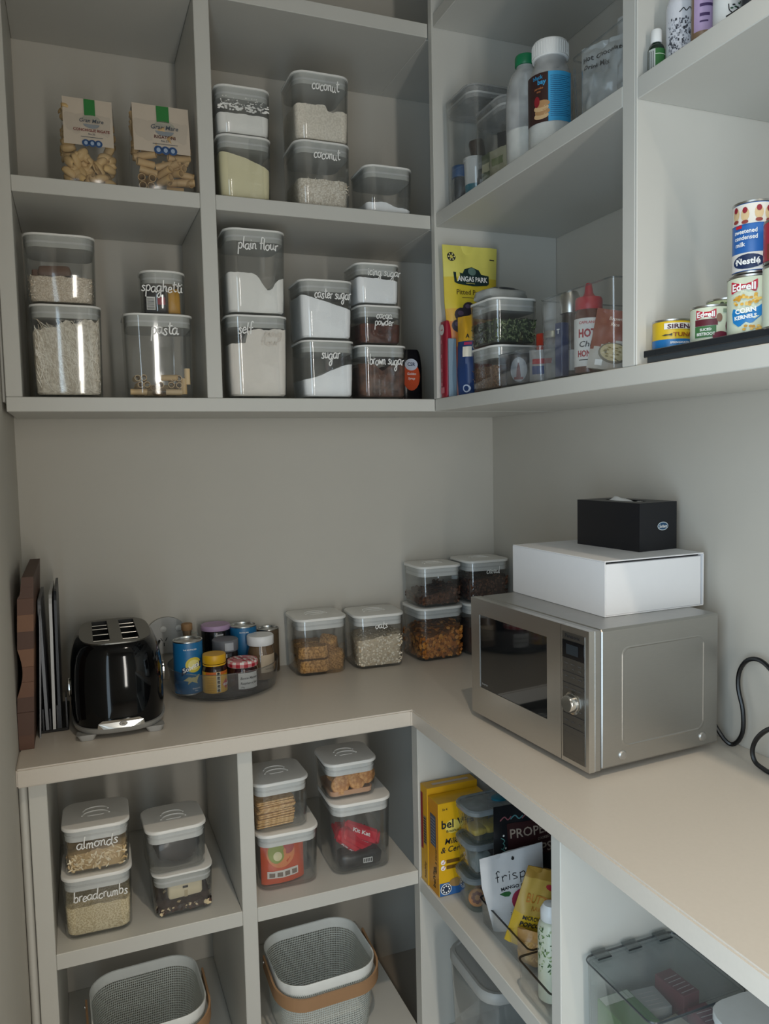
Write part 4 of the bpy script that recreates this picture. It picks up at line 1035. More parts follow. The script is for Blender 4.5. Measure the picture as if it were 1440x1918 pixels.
b = MB(); b.lathe([(.0358, .1212), (.0366, .1225), (.0366, .132), (.035, .134), (.030, .1325), (.002, .1325)], C('#b497b8', .45), n=30); obj('lid', b, t, label='lilac lid'); b = MB(); drect(b, Mcyl(.0356), -.006, .110, .014, .114, C('#b9b9bb'), .0004); obj('printed_label', b, t)
t = jar_at('spice_jar', 'dark jar with a grey lid between the lilac lid and the gingham lid', 'jar', .4515, -.131, [(.029, 0), (.0305, .002), (.0305, .078), (.028, .082)], C('#1d1719', .2))
b = MB(); b.lathe([(.0310, .0822), (.0318, .0835), (.0318, .108), (.030, .110), (.002, .110)], C('#6d7076', .45), n=30); M = Mcyl(.0319, .15); drect(b, M, -.011, .086, .011, .105, C('#a9adb2', .5), .0004); obj('lid', b, t, label='grey lid with a paler sticker')
t = tin('drink_tin', 'plain blue tin at the back right of the turntable', .5085, -.071, .0340, .128, C('#1b6695', .4)); b = MB(); dtext(b, Mcyl(.034), 'REVITALISER', -.004, .112, .0042, WHITE, .0004); obj('printed_label', b, t)
tin('food_tin', 'silver-topped tin standing behind the white-lidded jar', .5805, -.0335, .0290, .115, C('#5b4c3a', .5), z=.0005)

# tubs of breakfast food on the worktop
G3 = 'lidded tubs of breakfast food on the worktop'
c = cont('clear lidded tub of wheat biscuits, leftmost of the worktop tubs', .632, -.1405, 0, .137, .149, group=G3)
wb = c[0]
c = cont('clear lidded tub lettered oats on the worktop', .788, -.1420, 0, .139, .144, group=G3, rz=-3.2, d=.132, texts=[('oats', .002, .107, .0105, .034)])
fill(c, 'rolled_oats', 'pale rolled oats filling most of the oats tub', 'oats', C('#cbbca4', .8), lambda u, v: .082 + .006 * u, noise=.0018, n=1300, size=.0062, flake=.75, fcols=(C('#e9dcc6', .7), C('#d9c9ae', .7), C('#c2ad8e', .7), C('#f2e9d8', .7)))
c = cont('clear lidded tub of orange corn flakes, below the bran flakes', .9725, -.1455, 0, .137, .146, group=G3, rz=1.8)
fill(c, 'corn_flakes', 'orange-brown corn flakes filling the lower right tub', 'cereal', C('#7a4a1e', .8), lambda u, v: .080 + .012 * u + .006 * v, noise=.003, n=780, size=.0125, flake=.8, fcols=(C('#cf8130', .6), C('#b56a22', .6), C('#e09a48', .6), C('#96571c', .6)))
c = cont('clear lidded tub of dark bran flakes, on top of the corn flakes', .975, -.143, .147, .129, .113, group=G3, rz=.5)
fill(c, 'bran_flakes', 'dark brown bran flakes in the upper tub', 'cereal', C('#3b241a', .8), lambda u, v: .040 + .010 * u, noise=.003, n=520, size=.011, flake=.8, fcols=(C('#5a3724', .6), C('#472919', .6), C('#6e4730', .6), C('#35200f', .6)))
c = cont('clear lidded tub of cereal hidden behind the microwave, below the tub lettered cereal', 1.118, -.1455, 0, .137, .146, group=G3)
fill(c, 'dark_cereal', 'dark cereal in the lower tub behind the microwave', 'cereal', C('#3b241a', .8), lambda u, v: .080, noise=.002)
c = cont('clear lidded tub lettered cereal, in the corner', 1.121, -.1425, .147, .133, .118, group=G3, texts=[('cereal', .010, .080, .0098, .042)])
fill(c, 'chocolate_cereal', 'dark crumbly chocolate cereal in the tub lettered cereal', 'cereal', C('#38221a', .8), lambda u, v: .068 + .002 * u, noise=.002, n=900, size=.0075, flake=.8, fcols=(C('#553424', .6), C('#44281a', .6), C('#6b4531', .6), C('#2f1b11', .6)))
WBX = grainy('wheat_biscuit_bake', '#946a3a', '#cf9f62', 200, .85, .9)
src = None
for x, y, z, rz, rx, ry, lb_ in ((-.020, -.040, .0078, 0, 0, 0, 'oblong wheat biscuit at the bottom front of the tub'), (-.022, -.038, .0435, -3, 0, 0, 'oblong wheat biscuit lying on the bottom one'), (-.022, .018, .0078, 4, 0, 0, 'oblong wheat biscuits at the back of the tub'), (-.022, .020, .0435, 4, 0, 0, 'oblong wheat biscuits at the back of the tub'),
                          (.040, -.036, .012, 84, 0, 62, 'oblong wheat biscuit standing at the right front corner'), (.043, .014, .012, 80, 0, 60, 'oblong wheat biscuit standing at the right wall'), (.026, -.012, .046, 66, 10, 50, 'oblong wheat biscuit leaning highest at the right')):
    if src is None:
        b = MB(); n = 10; rg = []
        for zz, s_ in ((0, .95), (.004, 1), (.026, 1), (.031, .95)): rg.append([(p[0] + .0012 * math.sin(p[1] * 300 + zz * 400), p[1] + .0012 * math.sin(p[0] * 260), zz + .001 * math.sin(p[0] * 200)) for p in rr(.078 * s_, .046 * s_, .013, zz, n=6)])
        b.loft(rg, WBX); src = o = obj('wheat_biscuit', b)
    else: o = src.copy(); COL.objects.link(o)
    tag(o, lb_, 'biscuit', (wb.location.x + x, wb.location.y + y, wb.location.z + z), rz, 'wheat biscuits in the tub', rx=rx, ry=ry)
# ================================================================ microwave (front faces the aisle, local -y)
t = thing('microwave', 'stainless steel microwave oven with a dark door window on the right worktop', 'microwave', (.8989, -.5752, .0004), -86.3)
MW, MD, M0, M1 = .3815, .305, .012, .2585
b = MB(); b.box(.001, MW - .001, .026, MD, M0, M1, STEELP, .004); obj('case', b, t)
b = MB()
b.box(.0008, MW - .0012, .0244, .0262, M0 + .001, M1 - .0012, C('#4b4a48', .5))
obj('case_seam', b, t)
b = MB(); b.box(.0006, MW - .0006, .0126, .0246, M0 + .0004, M1 - .0004, STEELP, .0006); obj('front_frame', b, t)
DX = MW - .0768                                      # door right edge
o_ = [(.0015, M0), (DX, M0), (DX, M1), (.0015, M1)]; wi = [(.0335, .072), (.2640, .072), (.2640, .226), (.0335, .226)]
b = MB(); b.flat(o_, [wi], 0, .0125, STEEL, lambda u, v, w: (u, .0125 - w, v)); dr = obj('door', b, t)
b = MB(); b.box(.0338, .2637, .0012, .006, .0723, .2257, C('#0f1113', .06, 0, .02, coat=.8)); obj('window', b, dr, label='dark glass window')
b = MB(); M = Mfront(.0010); dtext(b, M, 'Inverter', .052, .079, .007, C('#9a9a98', .4), .0004); obj('lettering', b, dr)
b = MB(); o_ = [(DX + .0012, M0), (MW - .0008, M0), (MW - .0008, M1), (DX + .0012, M1)]; b.flat(o_, [], 0, .0125, STEEL, lambda u, v, w: (u, .0125 - w, v)); cpn = obj('control_panel', b, t)
b = MB(); x0 = DX + .006; x1 = MW - .010; b.box(x0, x1, -.0012, .0, .020, .2475, C('#74716c', .38, .9), .0004); obj('panel_inlay', b, cpn)
b = MB(); b.box(x0 + .001, x1 - .001, -.0022, -.001, .2015, .2335, C('#0b0c10', .12), .0004); M = Mfront(-.0023)
drect(b, M, x0 + .012, .209, x1 - .016, .227, C('#262d33', .3), .0002, 2, 1); obj('display', b, cpn, label='dark display window')
b = MB(); M = Mfront(-.0013); dtext(b, M, 'Panasonic', (x0 + x1) / 2 - .002, .2385, .0085, INK, .0004, w=.040, bold=.02)
obj('lettering', b, cpn); b = MB()
for v in (.177, .157, .102, .0795): drect(b, M, x0 + .001, v - .0005, x1 - .001, v + .0005, INK, .0004, 1, 1); dell(b, M, x1 - .002, v - .004, .0012, .0012, C('#3b3936'), .0005, 8)
obj('panel_lines', b, cpn); b = MB()
for r_, row in enumerate(((.191, ('Quick', 'Clock', 'Timer')), (.183, ('30', 'Set', 'Auto')), (.168, ('Micro', 'Power', 'Grill')), (.147, ('Turbo', 'Defrost', 'Auto')), (.111, ('Sensor', 'Reheat', 'Cook')), (.0885, ('Start', 'Stop', 'Set')))):
    for k, s_ in enumerate(row[1]): drect(b, M, x0 + .011 + k * .0185 - .0011 * len(s_), row[0], x0 + .011 + k * .0185 + .0011 * len(s_), row[0] + .0026, C('#45423f'), .0004, 1, 1)
drect(b, M, x0 + .004, .029, x1 - .004, .0295, C('#55524e'), .0004, 1, 1); drect(b, M, x0 + .004, .068, x1 - .004, .0685, C('#55524e'), .0004, 1, 1); drect(b, M, x0 + .004, .029, x0 + .0045, .0685, C('#55524e'), .0004, 1, 1); drect(b, M, x1 - .0045, .029, x1 - .004, .0685, C('#55524e'), .0004, 1, 1)
obj('button_marks', b, cpn, kind='stuff')
b = MB(); b.lathe([(.0205, 0), (.0205, .0015), (.0165, .002), (.0155, .012), (.0135, .015), (.003, .015)], CHROME, n=36); b.v = [((x0 + x1) / 2 + x - .001, -.0013 - z, .1245 + y) for x, y, z in b.v]; obj('knob', b, cpn, label='round chrome dial')
# right side: pressed panel outline and two round screw covers
ox = MW - .001
b = MB()
def side_ring(i, off): return [(ox + off, p[0] + .170, p[1] + .134) for p in rr(.194 - 2 * i, .176 - 2 * i, .014, 0, n=6)]
b.loft([side_ring(-.002, -.0004), side_ring(.001, .0009), side_ring(.004, -.0004)], STEELP, False, False); obj('pressed_panel', b, t)
for yy in (.0735, .264):
    b = MB(); b.lathe([(.0088, 0), (.0088, .0015), (.0070, .0035), (.002, .0042)], C('#b4b2ae', .35, .8), n=22); b.v = [(ox - .0002 + z, yy + x, .031 + y) for x, y, z in b.v]; obj('screw_cover', b, t)
for x in (.04, MW - .04):
    for y in (.045, .26):
        b = MB(); b.lathe([(.012, 0), (.014, .003), (.014, .0125)], BLACK, x, y, 16); obj('foot', b, t)
b = MB(); ct = []
P1 = [(1.235, -.90, .06), (1.252, -.925, .012), (1.262, -.941, .006), (1.262, -.960, .035), (1.262, -.960, .077), (1.262, -.949, .114), (1.262, -.950, .145), (1.262, -.964, .169), (1.262, -.985, .180), (1.262, -1.008, .177), (1.258, -1.04, .158), (1.245, -1.10, .12), (1.225, -1.11, .10), (1.22, -1.064, .083), (1.22, -1.035, .058), (1.22, -1.023, .032), (1.22, -1.028, .012), (1.22, -1.046, .005), (1.22, -1.075, .005), (1.23, -1.16, .02), (1.262, -1.30, .10), (1.274, -1.42, .18)]
P2 = []
for i in range(len(P1) - 1):
    a, p, q, e = P1[max(0, i - 1)], P1[i], P1[i + 1], P1[min(len(P1) - 1, i + 2)]
    for j in range(4):
        s_ = j / 4; P2.append(tuple(.5 * (2 * p[k] + (-a[k] + q[k]) * s_ + (2 * a[k] - 5 * p[k] + 4 * q[k] - e[k]) * s_ * s_ + (-a[k] + 3 * p[k] - 3 * q[k] + e[k]) * s_ ** 3) for k in range(3)))
b.tube(P2, .0042, BLACK, 8); pc_ = obj('power_cord', b, t); pc_.matrix_parent_inverse = (Matrix.Translation(t.location) @ Matrix.Rotation(math.radians(-86.3), 4, 'Z')).inverted()

# white storage box on the microwave
t = thing('gift_box', 'large flat white cardboard box lying on the microwave', 'box', (1.008, -.567, .2592), -88.4)
w, d, h = .308, .237, .1035
b = MB(); b.box(0, w, 0, d, 0, .002, CARD, .0006); b.box(0, w, 0, d, h - .0025, h, CARD, .0008); b.box(0, w, 0, .002, .002, h - .0025, CARD); b.box(0, w, d - .002, d, .002, h - .0025, CARD); b.box(0, .002, .002, d - .002, .002, h - .0025, CARD); obj('sleeve', b, t)
b = MB(); b.box(.006, w - .0022, .0045, d - .0055, .0022, h - .0068, CARD, .0006); obj('drawer', b, t)
b = MB(); b.box(.0025, w - .012, .003, d - .003, h - .0066, h - .0028, C('#1b1c1e', .9)); obj('gap_shade', b, t)  # dark block inside the sleeve paints the shade of the open gap
# black tissue box
t = thing('tissue_box', 'black tissue box with a small oval emblem on the white box', 'box', (1.134, -.626, .2592 + h), -84.3)
w, d, h = .180, .101, .096
KB = C('#0f1118', .38, 0, .03)
b = MB(); el = [(w / 2 + .055 * math.cos(a), d / 2 + .020 * math.sin(a)) for a in [2 * PI * i / 24 for i in range(24)]]
b.flat([(0, 0), (w, 0), (w, d), (0, d)], [el], h - .0012, h, KB); b.box(0, w, 0, .0012, 0, h - .0012, KB); b.box(0, w, d - .0012, d, 0, h - .0012, KB); b.box(0, .0012, .0012, d - .0012, 0, h - .0012, KB); b.box(w - .0012, w, .0012, d - .0012, 0, h - .0012, KB); b.box(.0012, w - .0012, .0012, d - .0012, 0, .001, KB); obj('carton', b, t)
b = MB(); M = Mside(w, d / 2, 0); dell(b, M, .012, .048, .0145, .0085, C('#c7d3da'), .0004); dell(b, M, .012, .048, .0130, .0070, C('#20496b'), .0006); dtext(b, M, 'Sorbent', .012, .0450, .0085, WHITE, .001, w=.021, shear=.2, bold=.02); obj('emblem', b, t)
b = MB(); n = 11; vv = []
for j in range(n):
    for i in range(n):
        u, v = i / (n - 1) - .5, j / (n - 1) - .5
        vv.append((w / 2 + u * .095, d / 2 + v * .034, h - .003 + .0085 * math.exp(-((u + .25) / .18) ** 2 - (v / .5) ** 2) + .0020 * math.sin(14 * u + 9 * v) + .0035 * (1 - abs(2 * u)) * (1 - abs(2 * v))))
b.add(vv, [(j * n + i, j * n + i + 1, (j + 1) * n + i + 1, (j + 1) * n + i) for j in range(n - 1) for i in range(n - 1)], C('#e9e9e9', .8), True); obj('tissue', b, t, label='white tissue in the opening')

# ================================================================ right wall, bay above: upper shelf
S = ZM1 + .0004


def bin_box(name, label, x0, x1, y0, y1, z, h, mat=None, r=.012, th=.0025, group=None, hy=None, cat='bin', rimmat=None, taper=.97):
    """open clear acrylic bin; hy lowers the front (aisle) side"""
    mat = mat or CLEAR; t = thing(name, label, cat, ((x0 + x1) / 2, (y0 + y1) / 2, z), 0, group); w, d = x1 - x0, y1 - y0; b = MB()
    def ring(z_, i, s_): 
        g = rr(w * s_ - 2 * i, d * s_ - 2 * i, max(.002, r - i), z_)
        if z_ > h * .5 and hy: g = [(x, y, z_ - (h - hy) * max(0, min(1, .5 - x / w * 1.0)) ** 1.0) for x, y, _ in g]
        return g
    b.loft([ring(0, .002, taper), ring(.003, 0, taper), ring(h, 0, 1), ring(h, th, 1), ring(.005, th, taper), ring(.0035, th + .004, taper)], mat); obj('bin', b, t)
    b = MB(); b.loft([ring(h + .0001, -.0006, 1), ring(h + .0016, -.0008, 1), ring(h + .0016, th + .0004, 1), ring(h + .0001, th + .0004, 1)], rimmat or CLEARD, False, False); obj('rim', b, t); return t


G4 = 'grey-lidded clear tubs on the upper right shelf'
GREYL = clear('grey_lid_plastic', (.82, .83, .83), (.5, .51, .51), .30, (.72, .72, .71))
c = cont('tall clear tub of small baking bottles, deepest on the upper right shelf', .962, -.480, ZM1, .150, .240, d=.140, group=G4, lidmat=GREYL, handle=False)
ta = c[0]
c = cont('shorter clear tub of sachets beside the frosted shaker on the upper right shelf', .962, -.622, ZM1, .150, .158, d=.138, group=G4, lidmat=GREYL, handle=False)
tb = c[0]; za = ZM1 + .0066
t = thing('icing_tub', 'white icing tub with a teal base inside the tall baking tub', 'tub', (ta.location.x - .038, ta.location.y - .024, za)); b = MB(); b.lathe([(.020, 0), (.022, .003), (.0235, .030)], C('#2b7f93', .4), n=24, cap1=False); b.lathe([(.0235, .030), (.0255, .082), (.027, .083), (.027, .088), (.025, .0885), (.003, .0885)], C('#d6d6d4', .4), n=24); obj('tub', b, t)
t = thing('essence_bottle', 'small black bottle at the front of the tall baking tub', 'bottle', (ta.location.x - .035, ta.location.y - .0525, za)); b = MB(); b.lathe([(.0115, 0), (.0125, .002), (.0125, .036), (.010, .042), (.010, .056), (.003, .0565)], C('#15161a', .3), n=18); obj('bottle', b, t)
b = MB(); dtext(b, Mcyl(.0126, -.3), 'vanilla', 0, .016, .006, C('#b9b9b7'), .0003); obj('printed_label', b, t)
t = thing('sprinkle_jar', 'blue lidded sprinkle jar at the back of the tall baking tub', 'jar', (ta.location.x - .046, ta.location.y + .034, za)); b = MB(); b.lathe([(.017, 0), (.018, .002), (.018, .060), (.0165, .064)], C('#4b4f55', .3), n=22, cap1=False); b.lathe([(.019, .064), (.0195, .066), (.0195, .088), (.018, .090), (.002, .090)], C('#22609a', .4), n=22); obj('jar', b, t)
t = thing('pepper_mill', 'dark brown bottle leaning inside the tall baking tub', 'bottle', (ta.location.x - .004, ta.location.y - .015, za), 0, rx=4, ry=-14); b = MB(); b.lathe([(.014, 0), (.0155, .003), (.0155, .085), (.012, .095), (.0165, .099), (.0175, .128), (.015, .134), (.002, .134)], C('#33261f', .4), n=20); obj('bottle', b, t)
for nm, lb_, x, y, w_, h_, th_, rz, colr in (('sachet', 'green seasoning sachet inside the shorter clear tub', -.050, .040, .040, .072, .012, -80, '#6b7457'), ('sachet', 'cream seasoning sachet at the front of the shorter clear tub', -.056, -.018, .055, .062, .010, -76, '#a6a287'),
                                             ('sachet', 'black snack sachet with an orange label inside the shorter clear tub', -.030, -.030, .066, .098, .018, -50, '#23262a'), ('sachet', 'pale sachet with a barcode at the side of the shorter clear tub', -.012, -.058, .030, .070, .008, -8, '#b9b7b0')):
    p_ = Pouch(w_, h_, th_, hash(lb_) % 97 if False else len(lb_)); mm = C(colr, .4); t = thing(nm, lb_, 'sachet', (tb.location.x + x, tb.location.y + y, za), rz); obj('wrapper', p_.mesh(lambda u, v: mm, 8, 10), t)
    b = MB()
    if 'black' in lb_: dell(b, p_.M, .012, .060, .016, .024, C('#d39a3a', .5), .0012); drect(b, p_.M, .010, .010, .026, .030, C('#c9c9c5'), .0012)
    elif 'barcode' in lb_:
        for k in range(7): drect(b, p_.M, -.010 + .003 * k, .012, -.0085 + .003 * k, .034, INK, .001, 1, 2)
        drect(b, p_.M, -.011, .040, .011, .066, C('#d08a2e'), .001)
    else: drect(b, p_.M, -w_ * .3, h_ * .45, w_ * .3, h_ * .7, C('#cfc9a8') if 'green' in lb_ else C('#6f7a4e'), .001)
    obj('printed_label', b, t)
# frosted shaker with a green cap
t = thing('milk_shaker', 'tall frosted powder shaker with a green cap behind the white-capped shaker', 'bottle', (1.000, -.645, S))
b = MB(); b.lathe([(.034, 0), (.038, .003), (.039, .07), (.039, .135), (.036, .160), (.028, .182), (.0185, .193), (.0175, .199)], FROST, n=32); obj('bottle', b, t)
b = MB(); b.lathe([(.033, .004), (.0370, .006), (.0375, .072), (.002, .076)], C('#f6f3ea', .9), n=28); obj('powder', b, t, label='white powder')
b = MB(); b.lathe([(.0195, .1995), (.0205, .201), (.0205, .216), (.019, .219), (.002, .219)], C('#157a4e', .4), n=24); obj('cap', b, t, label='green cap')
b = MB(); M = Mcyl(.0392, .15); drect(b, M, -.016, .03, .02, .085, C('#9c3a28', .5), .0003, 8, 1); [drect(b, M, -.016, .034 + .007 * k, .02, .037 + .007 * k, C('#d08a3c'), .0006, 8, 1) for k in range(7)]; dell(b, M, .0, .112, .016, .020, C('#2f9a78'), .0005); obj('printed_label', b, t)
# pancake shaker
t = thing('pancake_shaker', 'white-capped pancake shaker bottle with a blue and brown label', 'bottle', (1.003, -.729, S))
b = MB(); b.lathe([(.036, 0), (.041, .003), (.0425, .012), (.0425, .062), (.0415, .075), (.0425, .125), (.040, .140), (.033, .158), (.0300, .165), (.0300, .172)], FROST, n=40); obj('bottle', b, t)
b = MB(); b.lathe([(.034, .004), (.0395, .006), (.0405, .012), (.0405, .050), (.002, .054)], C('#f6f3ea', .9), n=28); obj('pancake_mix', b, t, label='cream pancake mix')
b = MB(); b.lathe([(.0325, .1722), (.0340, .1735), (.0340, .200), (.0320, .203), (.003, .2035)], C('#e8e8e6', .45), n=40)
for k in range(40):
    a = 2 * PI * k / 40; b.box(-.0006, .0006, -.0346, -.0338, .176, .198, C('#e8e8e6', .45)); q = b.v[-8:]; b.v[-8:] = [(x * math.cos(a) - y * math.sin(a), x * math.sin(a) + y * math.cos(a), z) for x, y, z in q]
obj('cap', b, t, label='white ribbed cap')
b = MB(); M = Mcyl(.0427, -.68); drect(b, M, -.052, .048, .000, .137, C('#3a2422', .4), .0003, 12, 2); drect(b, M, .000, .048, .048, .137, C('#3f9fd0', .4), .0003, 12, 2)
dtext(b, M, 'black', -.020, .126, .010, C('#2f8fc0'), .0008, bold=.02); dtext(b, M, 'bay', -.012, .1165, .012, C('#3a9ed2'), .0008, bold=.03); dtext(b, M, 'pancake', -.018, .108, .0055, C('#c07a4a'), .0008); dtext(b, M, 'mix', -.018, .102, .0055, C('#c07a4a'), .0008)
for k in range(4): dell(b, M, -.014 + .002 * (k % 2), .060 + .007 * k, .015, .0065, C('#b48a5e') if k % 2 else C('#d2b083'), .0006 + .0001 * k, 14)
dell(b, M, -.022, .086, .006, .010, C('#8c1f28'), .001, 12)
for k in range(22):
    L_ = .040 - .008 * ((k * 7) % 5) / 4; drect(b, M, .004, .128 - .0034 * k, .004 + L_, .1290 - .0034 * k, C('#1f5f8a'), .0007, 4, 1)
obj('printed_label', b, t)
# clear bin with bags of hot chocolate
t = bin_box('acrylic_bin', 'clear acrylic bin of milky bags against the divider on the upper right shelf', .964, 1.19, -1.008, -.850, S, .112)
zb = S + .0055; MILKY = clear('milky_film', (.80, .82, .82), (.6, .6, .6), .42, (.80, .83, .84), .2)
for lb_, x, y, w_, h_, th_, rz, seed, tiltx in (('milky plastic bag lettered chocolate mix inside the clear bin', 1.000, -.905, .095, .122, .05, -64, 4, 0), ('clear crumpled bag at the front of the clear bin', 1.004, -.972, .06, .085, .045, -60, 6, 0), ('clear bag with a reddish label standing tallest in the clear bin', 1.075, -.915, .11, .185, .04, -66, 8, 0)):
    p_ = Pouch(w_, h_, th_, seed, wr=.004); t = thing('plastic_bag', lb_, 'bag', (x, y, zb), rz, 'bags in the clear bin')
    obj('film', p_.mesh(lambda u, v: MILKY if seed != 8 else FROST, 16, 18), t); b = MB()
    if seed == 4: dtext(b, p_.M, 'Hot Chocolate', .0, .092, .012, INK, .002, w=.078, bold=.02); dtext(b, p_.M, 'Drink Mix', -.012, .077, .012, INK, .002, w=.045, bold=.02)
    elif seed == 8: drect(b, p_.M, -.035, .128, .035, .150, C('#a86a5c', .5), .0015)
    if b.v: obj('printed_label', b, t)
p_ = Pouch(.09, .118, .03, 12); t = thing('sachet', 'teal packet at the far end of the clear bin of bags', 'packet', (1.125, -.982, zb), -20); TL = C('#1d8a92', .4); obj('wrapper', p_.mesh(lambda u, v: TL, 8, 10), t)

# ================================================================ right wall, bay above: bottom board
S = ZB1 + .0004
t = thing('snack_packet', 'slim crimson packet standing at the deep corner of the lower right shelf', 'packet', (.949, -.339, S), -90)
b = MB(); CRM = C('#9c1f33', .35); b.loft([rr(.028, .018, .003, 0, .016, .010), rr(.034, .020, .006, .01, .017, .010), rr(.036, .020, .006, .10, .017, .010), rr(.033, .018, .005, .165, .017, .010), rr(.031, .014, .002, .178, .016, .010)], CRM); obj('wrapper', b, t)
b = MB(); M = Mfront(-.0010); dell(b, M, .016, .158, .0115, .0125, C('#d9d6d0'), .0004); dtext(b, M, 'nuts', .016, .156, .006, RED, .0008)
for k in range(10): drect(b, Msub(M, .010, .130 - .011 * k, PI / 2), -.004, -.006, .004, -.0045 + .006 * (k % 3 == 0), C('#c9707a'), .0006, 1, 1)
drect(b, M, .006, .010, .026, .024, C('#c97780'), .0006); obj('printed_label', b, t)
# prunes pouch
p_ = Pouch(.144, .352, .04, 31, wr=.0016, waist=.06, botw=.72); t = thing('prune_pouch', 'yellow stand-up pouch of prunes behind the lidded tubs on the lower right shelf', 'pouch', (1.018, -.366, S), 0)
YP = [C('#d9a936', .35), C('#d9c237', .35), C('#e0d76a', .35), C('#d07a22', .35), C('#b8492a', .35)]
obj('wrapper', p_.mesh(lambda u, v: YP[4] if v < .32 else YP[3] if v < .50 else (YP[0] if v < .58 else YP[1] if v < .80 else YP[2]), 14, 24), t)
b = MB(); M = p_.M; BN = C('#16302f', .4)
dpoly(b, M, [(-.048, .266), (-.04, .262), (0, .258), (.04, .261), (.046, .266), (.046, .284), (.026, .287), (.020, .297), (.0, .303), (-.02, .297), (-.026, .287), (-.05, .290)], BN, .0012)
dell(b, M, 0, .292, .011, .009, C('#5f7a72'), .0018); dtext(b, M, 'ANGAS PARK', 0, .2685, .0165, WHITE, .002, w=.082, bold=.025); dtext(b, M, 'PREMIUM DRIED FRUIT', 0, .263, .0035, C('#d9cf7a'), .002)
dtext(b, M, 'Pitted Prunes', 0, .238, .0165, C('#5c4a16'), .0014, w=.088, bold=.01); drect(b, M, -.03, .230, .022, .2312, C('#6a5a20'), .0014); drect(b, M, .050, .322, .064, .3245, INK, .0012)
dell(b, M, -.052, .325, .0105, .0105, INK, .0012); dell(b, M, -.052, .325, .0045, .0045, C('#cfc25a'), .0016, 10); [dell(b, M, -.052 + .0072 * math.cos(k * PI / 3), .325 + .0072 * math.sin(k * PI / 3), .0018, .0018, C('#e7de9a'), .0016, 8) for k in range(6)]
for (u, v, r_) in ((-.034, .190, .020), (-.014, .206, .017), (.010, .202, .018), (.034, .198, .020), (-.045, .165, .018)): dell(b, M, u, v, r_, r_ * .85, C('#2d2430') if u < .02 else C('#3a2432'), .0014 + u * .01 + .0006, 14); dell(b, M, u - .004, v + .004, r_ * .4, r_ * .3, C('#5b4a62'), .0026 + u * .01, 10)
obj('printed_label', b, t)
# blue packet
p_ = Pouch(.046, .178, .03, 17); t = thing('snack_packet', 'dark blue packet with a yellow top beside the crimson packet', 'packet', (.970, -.432, S), -70); B1, B2 = C('#1d3a6e', .4), C('#d2a024', .4)
obj('wrapper', p_.mesh(lambda u, v: B2 if v > .68 else B1, 8, 25), t); b = MB(); M = p_.M; dtext(b, M, 'A', .013, .128, .012, INK, .001, bold=.03); obj('printed_letter', b, t); b = MB(); drect(b, M, .004, .085, .022, .108, C('#e6dfcf'), .001); drect(b, M, .006, .112, .022, .118, C('#b02a5a'), .001); dell(b, M, .012, .014, .009, .009, C('#b9c4da'), .001); dell(b, M, .012, .014, .006, .006, B1, .0014); obj('printed_label', b, t)
b = MB(); b.box(0, .02, -.003, .003, 0, .135, C('#8fa6b8', .3), .001); tag(obj('slim_packet', b), 'thin pale blue packet between the crimson and dark blue packets', 'packet', (.951, -.3815, S), 4)
# herb tubs
G5 = 'lidded tubs stacked on the lower right shelf'
c = cont('clear lidded tub of brown seeds, below the green herb tub', .960, -.5845, ZB1, .116, .095, d=.122, group=G5, handle=False)
fill(c, 'brown_seeds', 'brown seeds in the tub below the green herbs', 'seeds', grainy('seed_grain', '#5a3f2c', '#8c6a4c', 260, .8, .7), lambda u, v: .050 - .004 * u, noise=.001, n=260, size=.005, flake=.6, fcols=(C('#7d5a40', .6), C('#a98863', .6), C('#5c412e', .6)))
c = cont('clear lidded tub of green herbs, under a crumpled grey packet', .959, -.581, ZB1 + .096, .114, .098, d=.120, group=G5, handle=False)
gt = c[0]; fill(c, 'green_herbs', 'dark green dried seeds or herbs in the upper tub', 'herbs', C('#2b3323', .8), lambda u, v: .054 + .002 * u, noise=.001, n=900, size=.0085, flake=.33, fcols=(C('#55653f', .6), C('#74815a', .6), C('#3a472c', .6), C('#8d966c', .6)))
t = thing('plastic_bag', 'crumpled grey and white packet lying on the green herb tub', 'packet', (gt.location.x + .0, gt.location.y + .012, ZB1 + .1955), 12)
obj('wrapper', lump(.112, .075, .026, C('#aeb0ad', .3, 0, .05), 9, .10), t); b = lump(.082, .05, .014, C('#3c3f42', .3, 0, .05), 15, .12); b.v = [(x + .012, y + .005, z + .0185) for x, y, z in b.v]; obj('dark_fold', b, t, label='dark folded part of the packet')
# scoop bin with jars
t = bin_box('acrylic_bin', 'low smoky acrylic bin of small jars in front of the brown seed tub', .958, 1.17, -.752, -.592, S, .074, SMOKE, hy=.068)
t = thing('honey_jar', 'squat jar with an oval label inside the low smoky bin', 'jar', (.995, -.632, S + .0055)); b = MB(); b.lathe([(.030, 0), (.033, .003), (.034, .02), (.033, .046), (.029, .054), (.029, .062), (.002, .062)], C('#3e3a3a', .2), n=28); obj('jar', b, t)
b = MB(); M = Mcyl(.0342, -.75); dell(b, M, 0, .029, .0185, .026, C('#26282b'), .0006); dell(b, M, 0, .029, .0170, .0245, C('#b9bcc0'), .001); dpoly(b, M, [(-.005, .010), (.005, .010), (.003, .032), (.0, .046), (-.003, .032)], C('#7c2630'), .0015); drect(b, M, -.009, .009, .009, .014, C('#8a2d36'), .0016); dell(b, M, 0, .046, .0022, .004, C('#e6e6e6'), .0018, 8); obj('printed_label', b, t)
p_ = Pouch(.05, .062, .02, 41); t = thing('sachet', 'pale sachet with red print standing in the low smoky bin', 'packet', (.992, -.712, S + .0055), -45); mm = C('#b9b5b0', .45); obj('wrapper', p_.mesh(lambda u, v: mm, 8, 10), t); b = MB(); drect(b, p_.M, -.018, .034, .02, .044, RED, .0012); drect(b, p_.M, -.018, .014, .006, .030, C('#4b5a8c'), .0012); obj('printed_label', b, t)
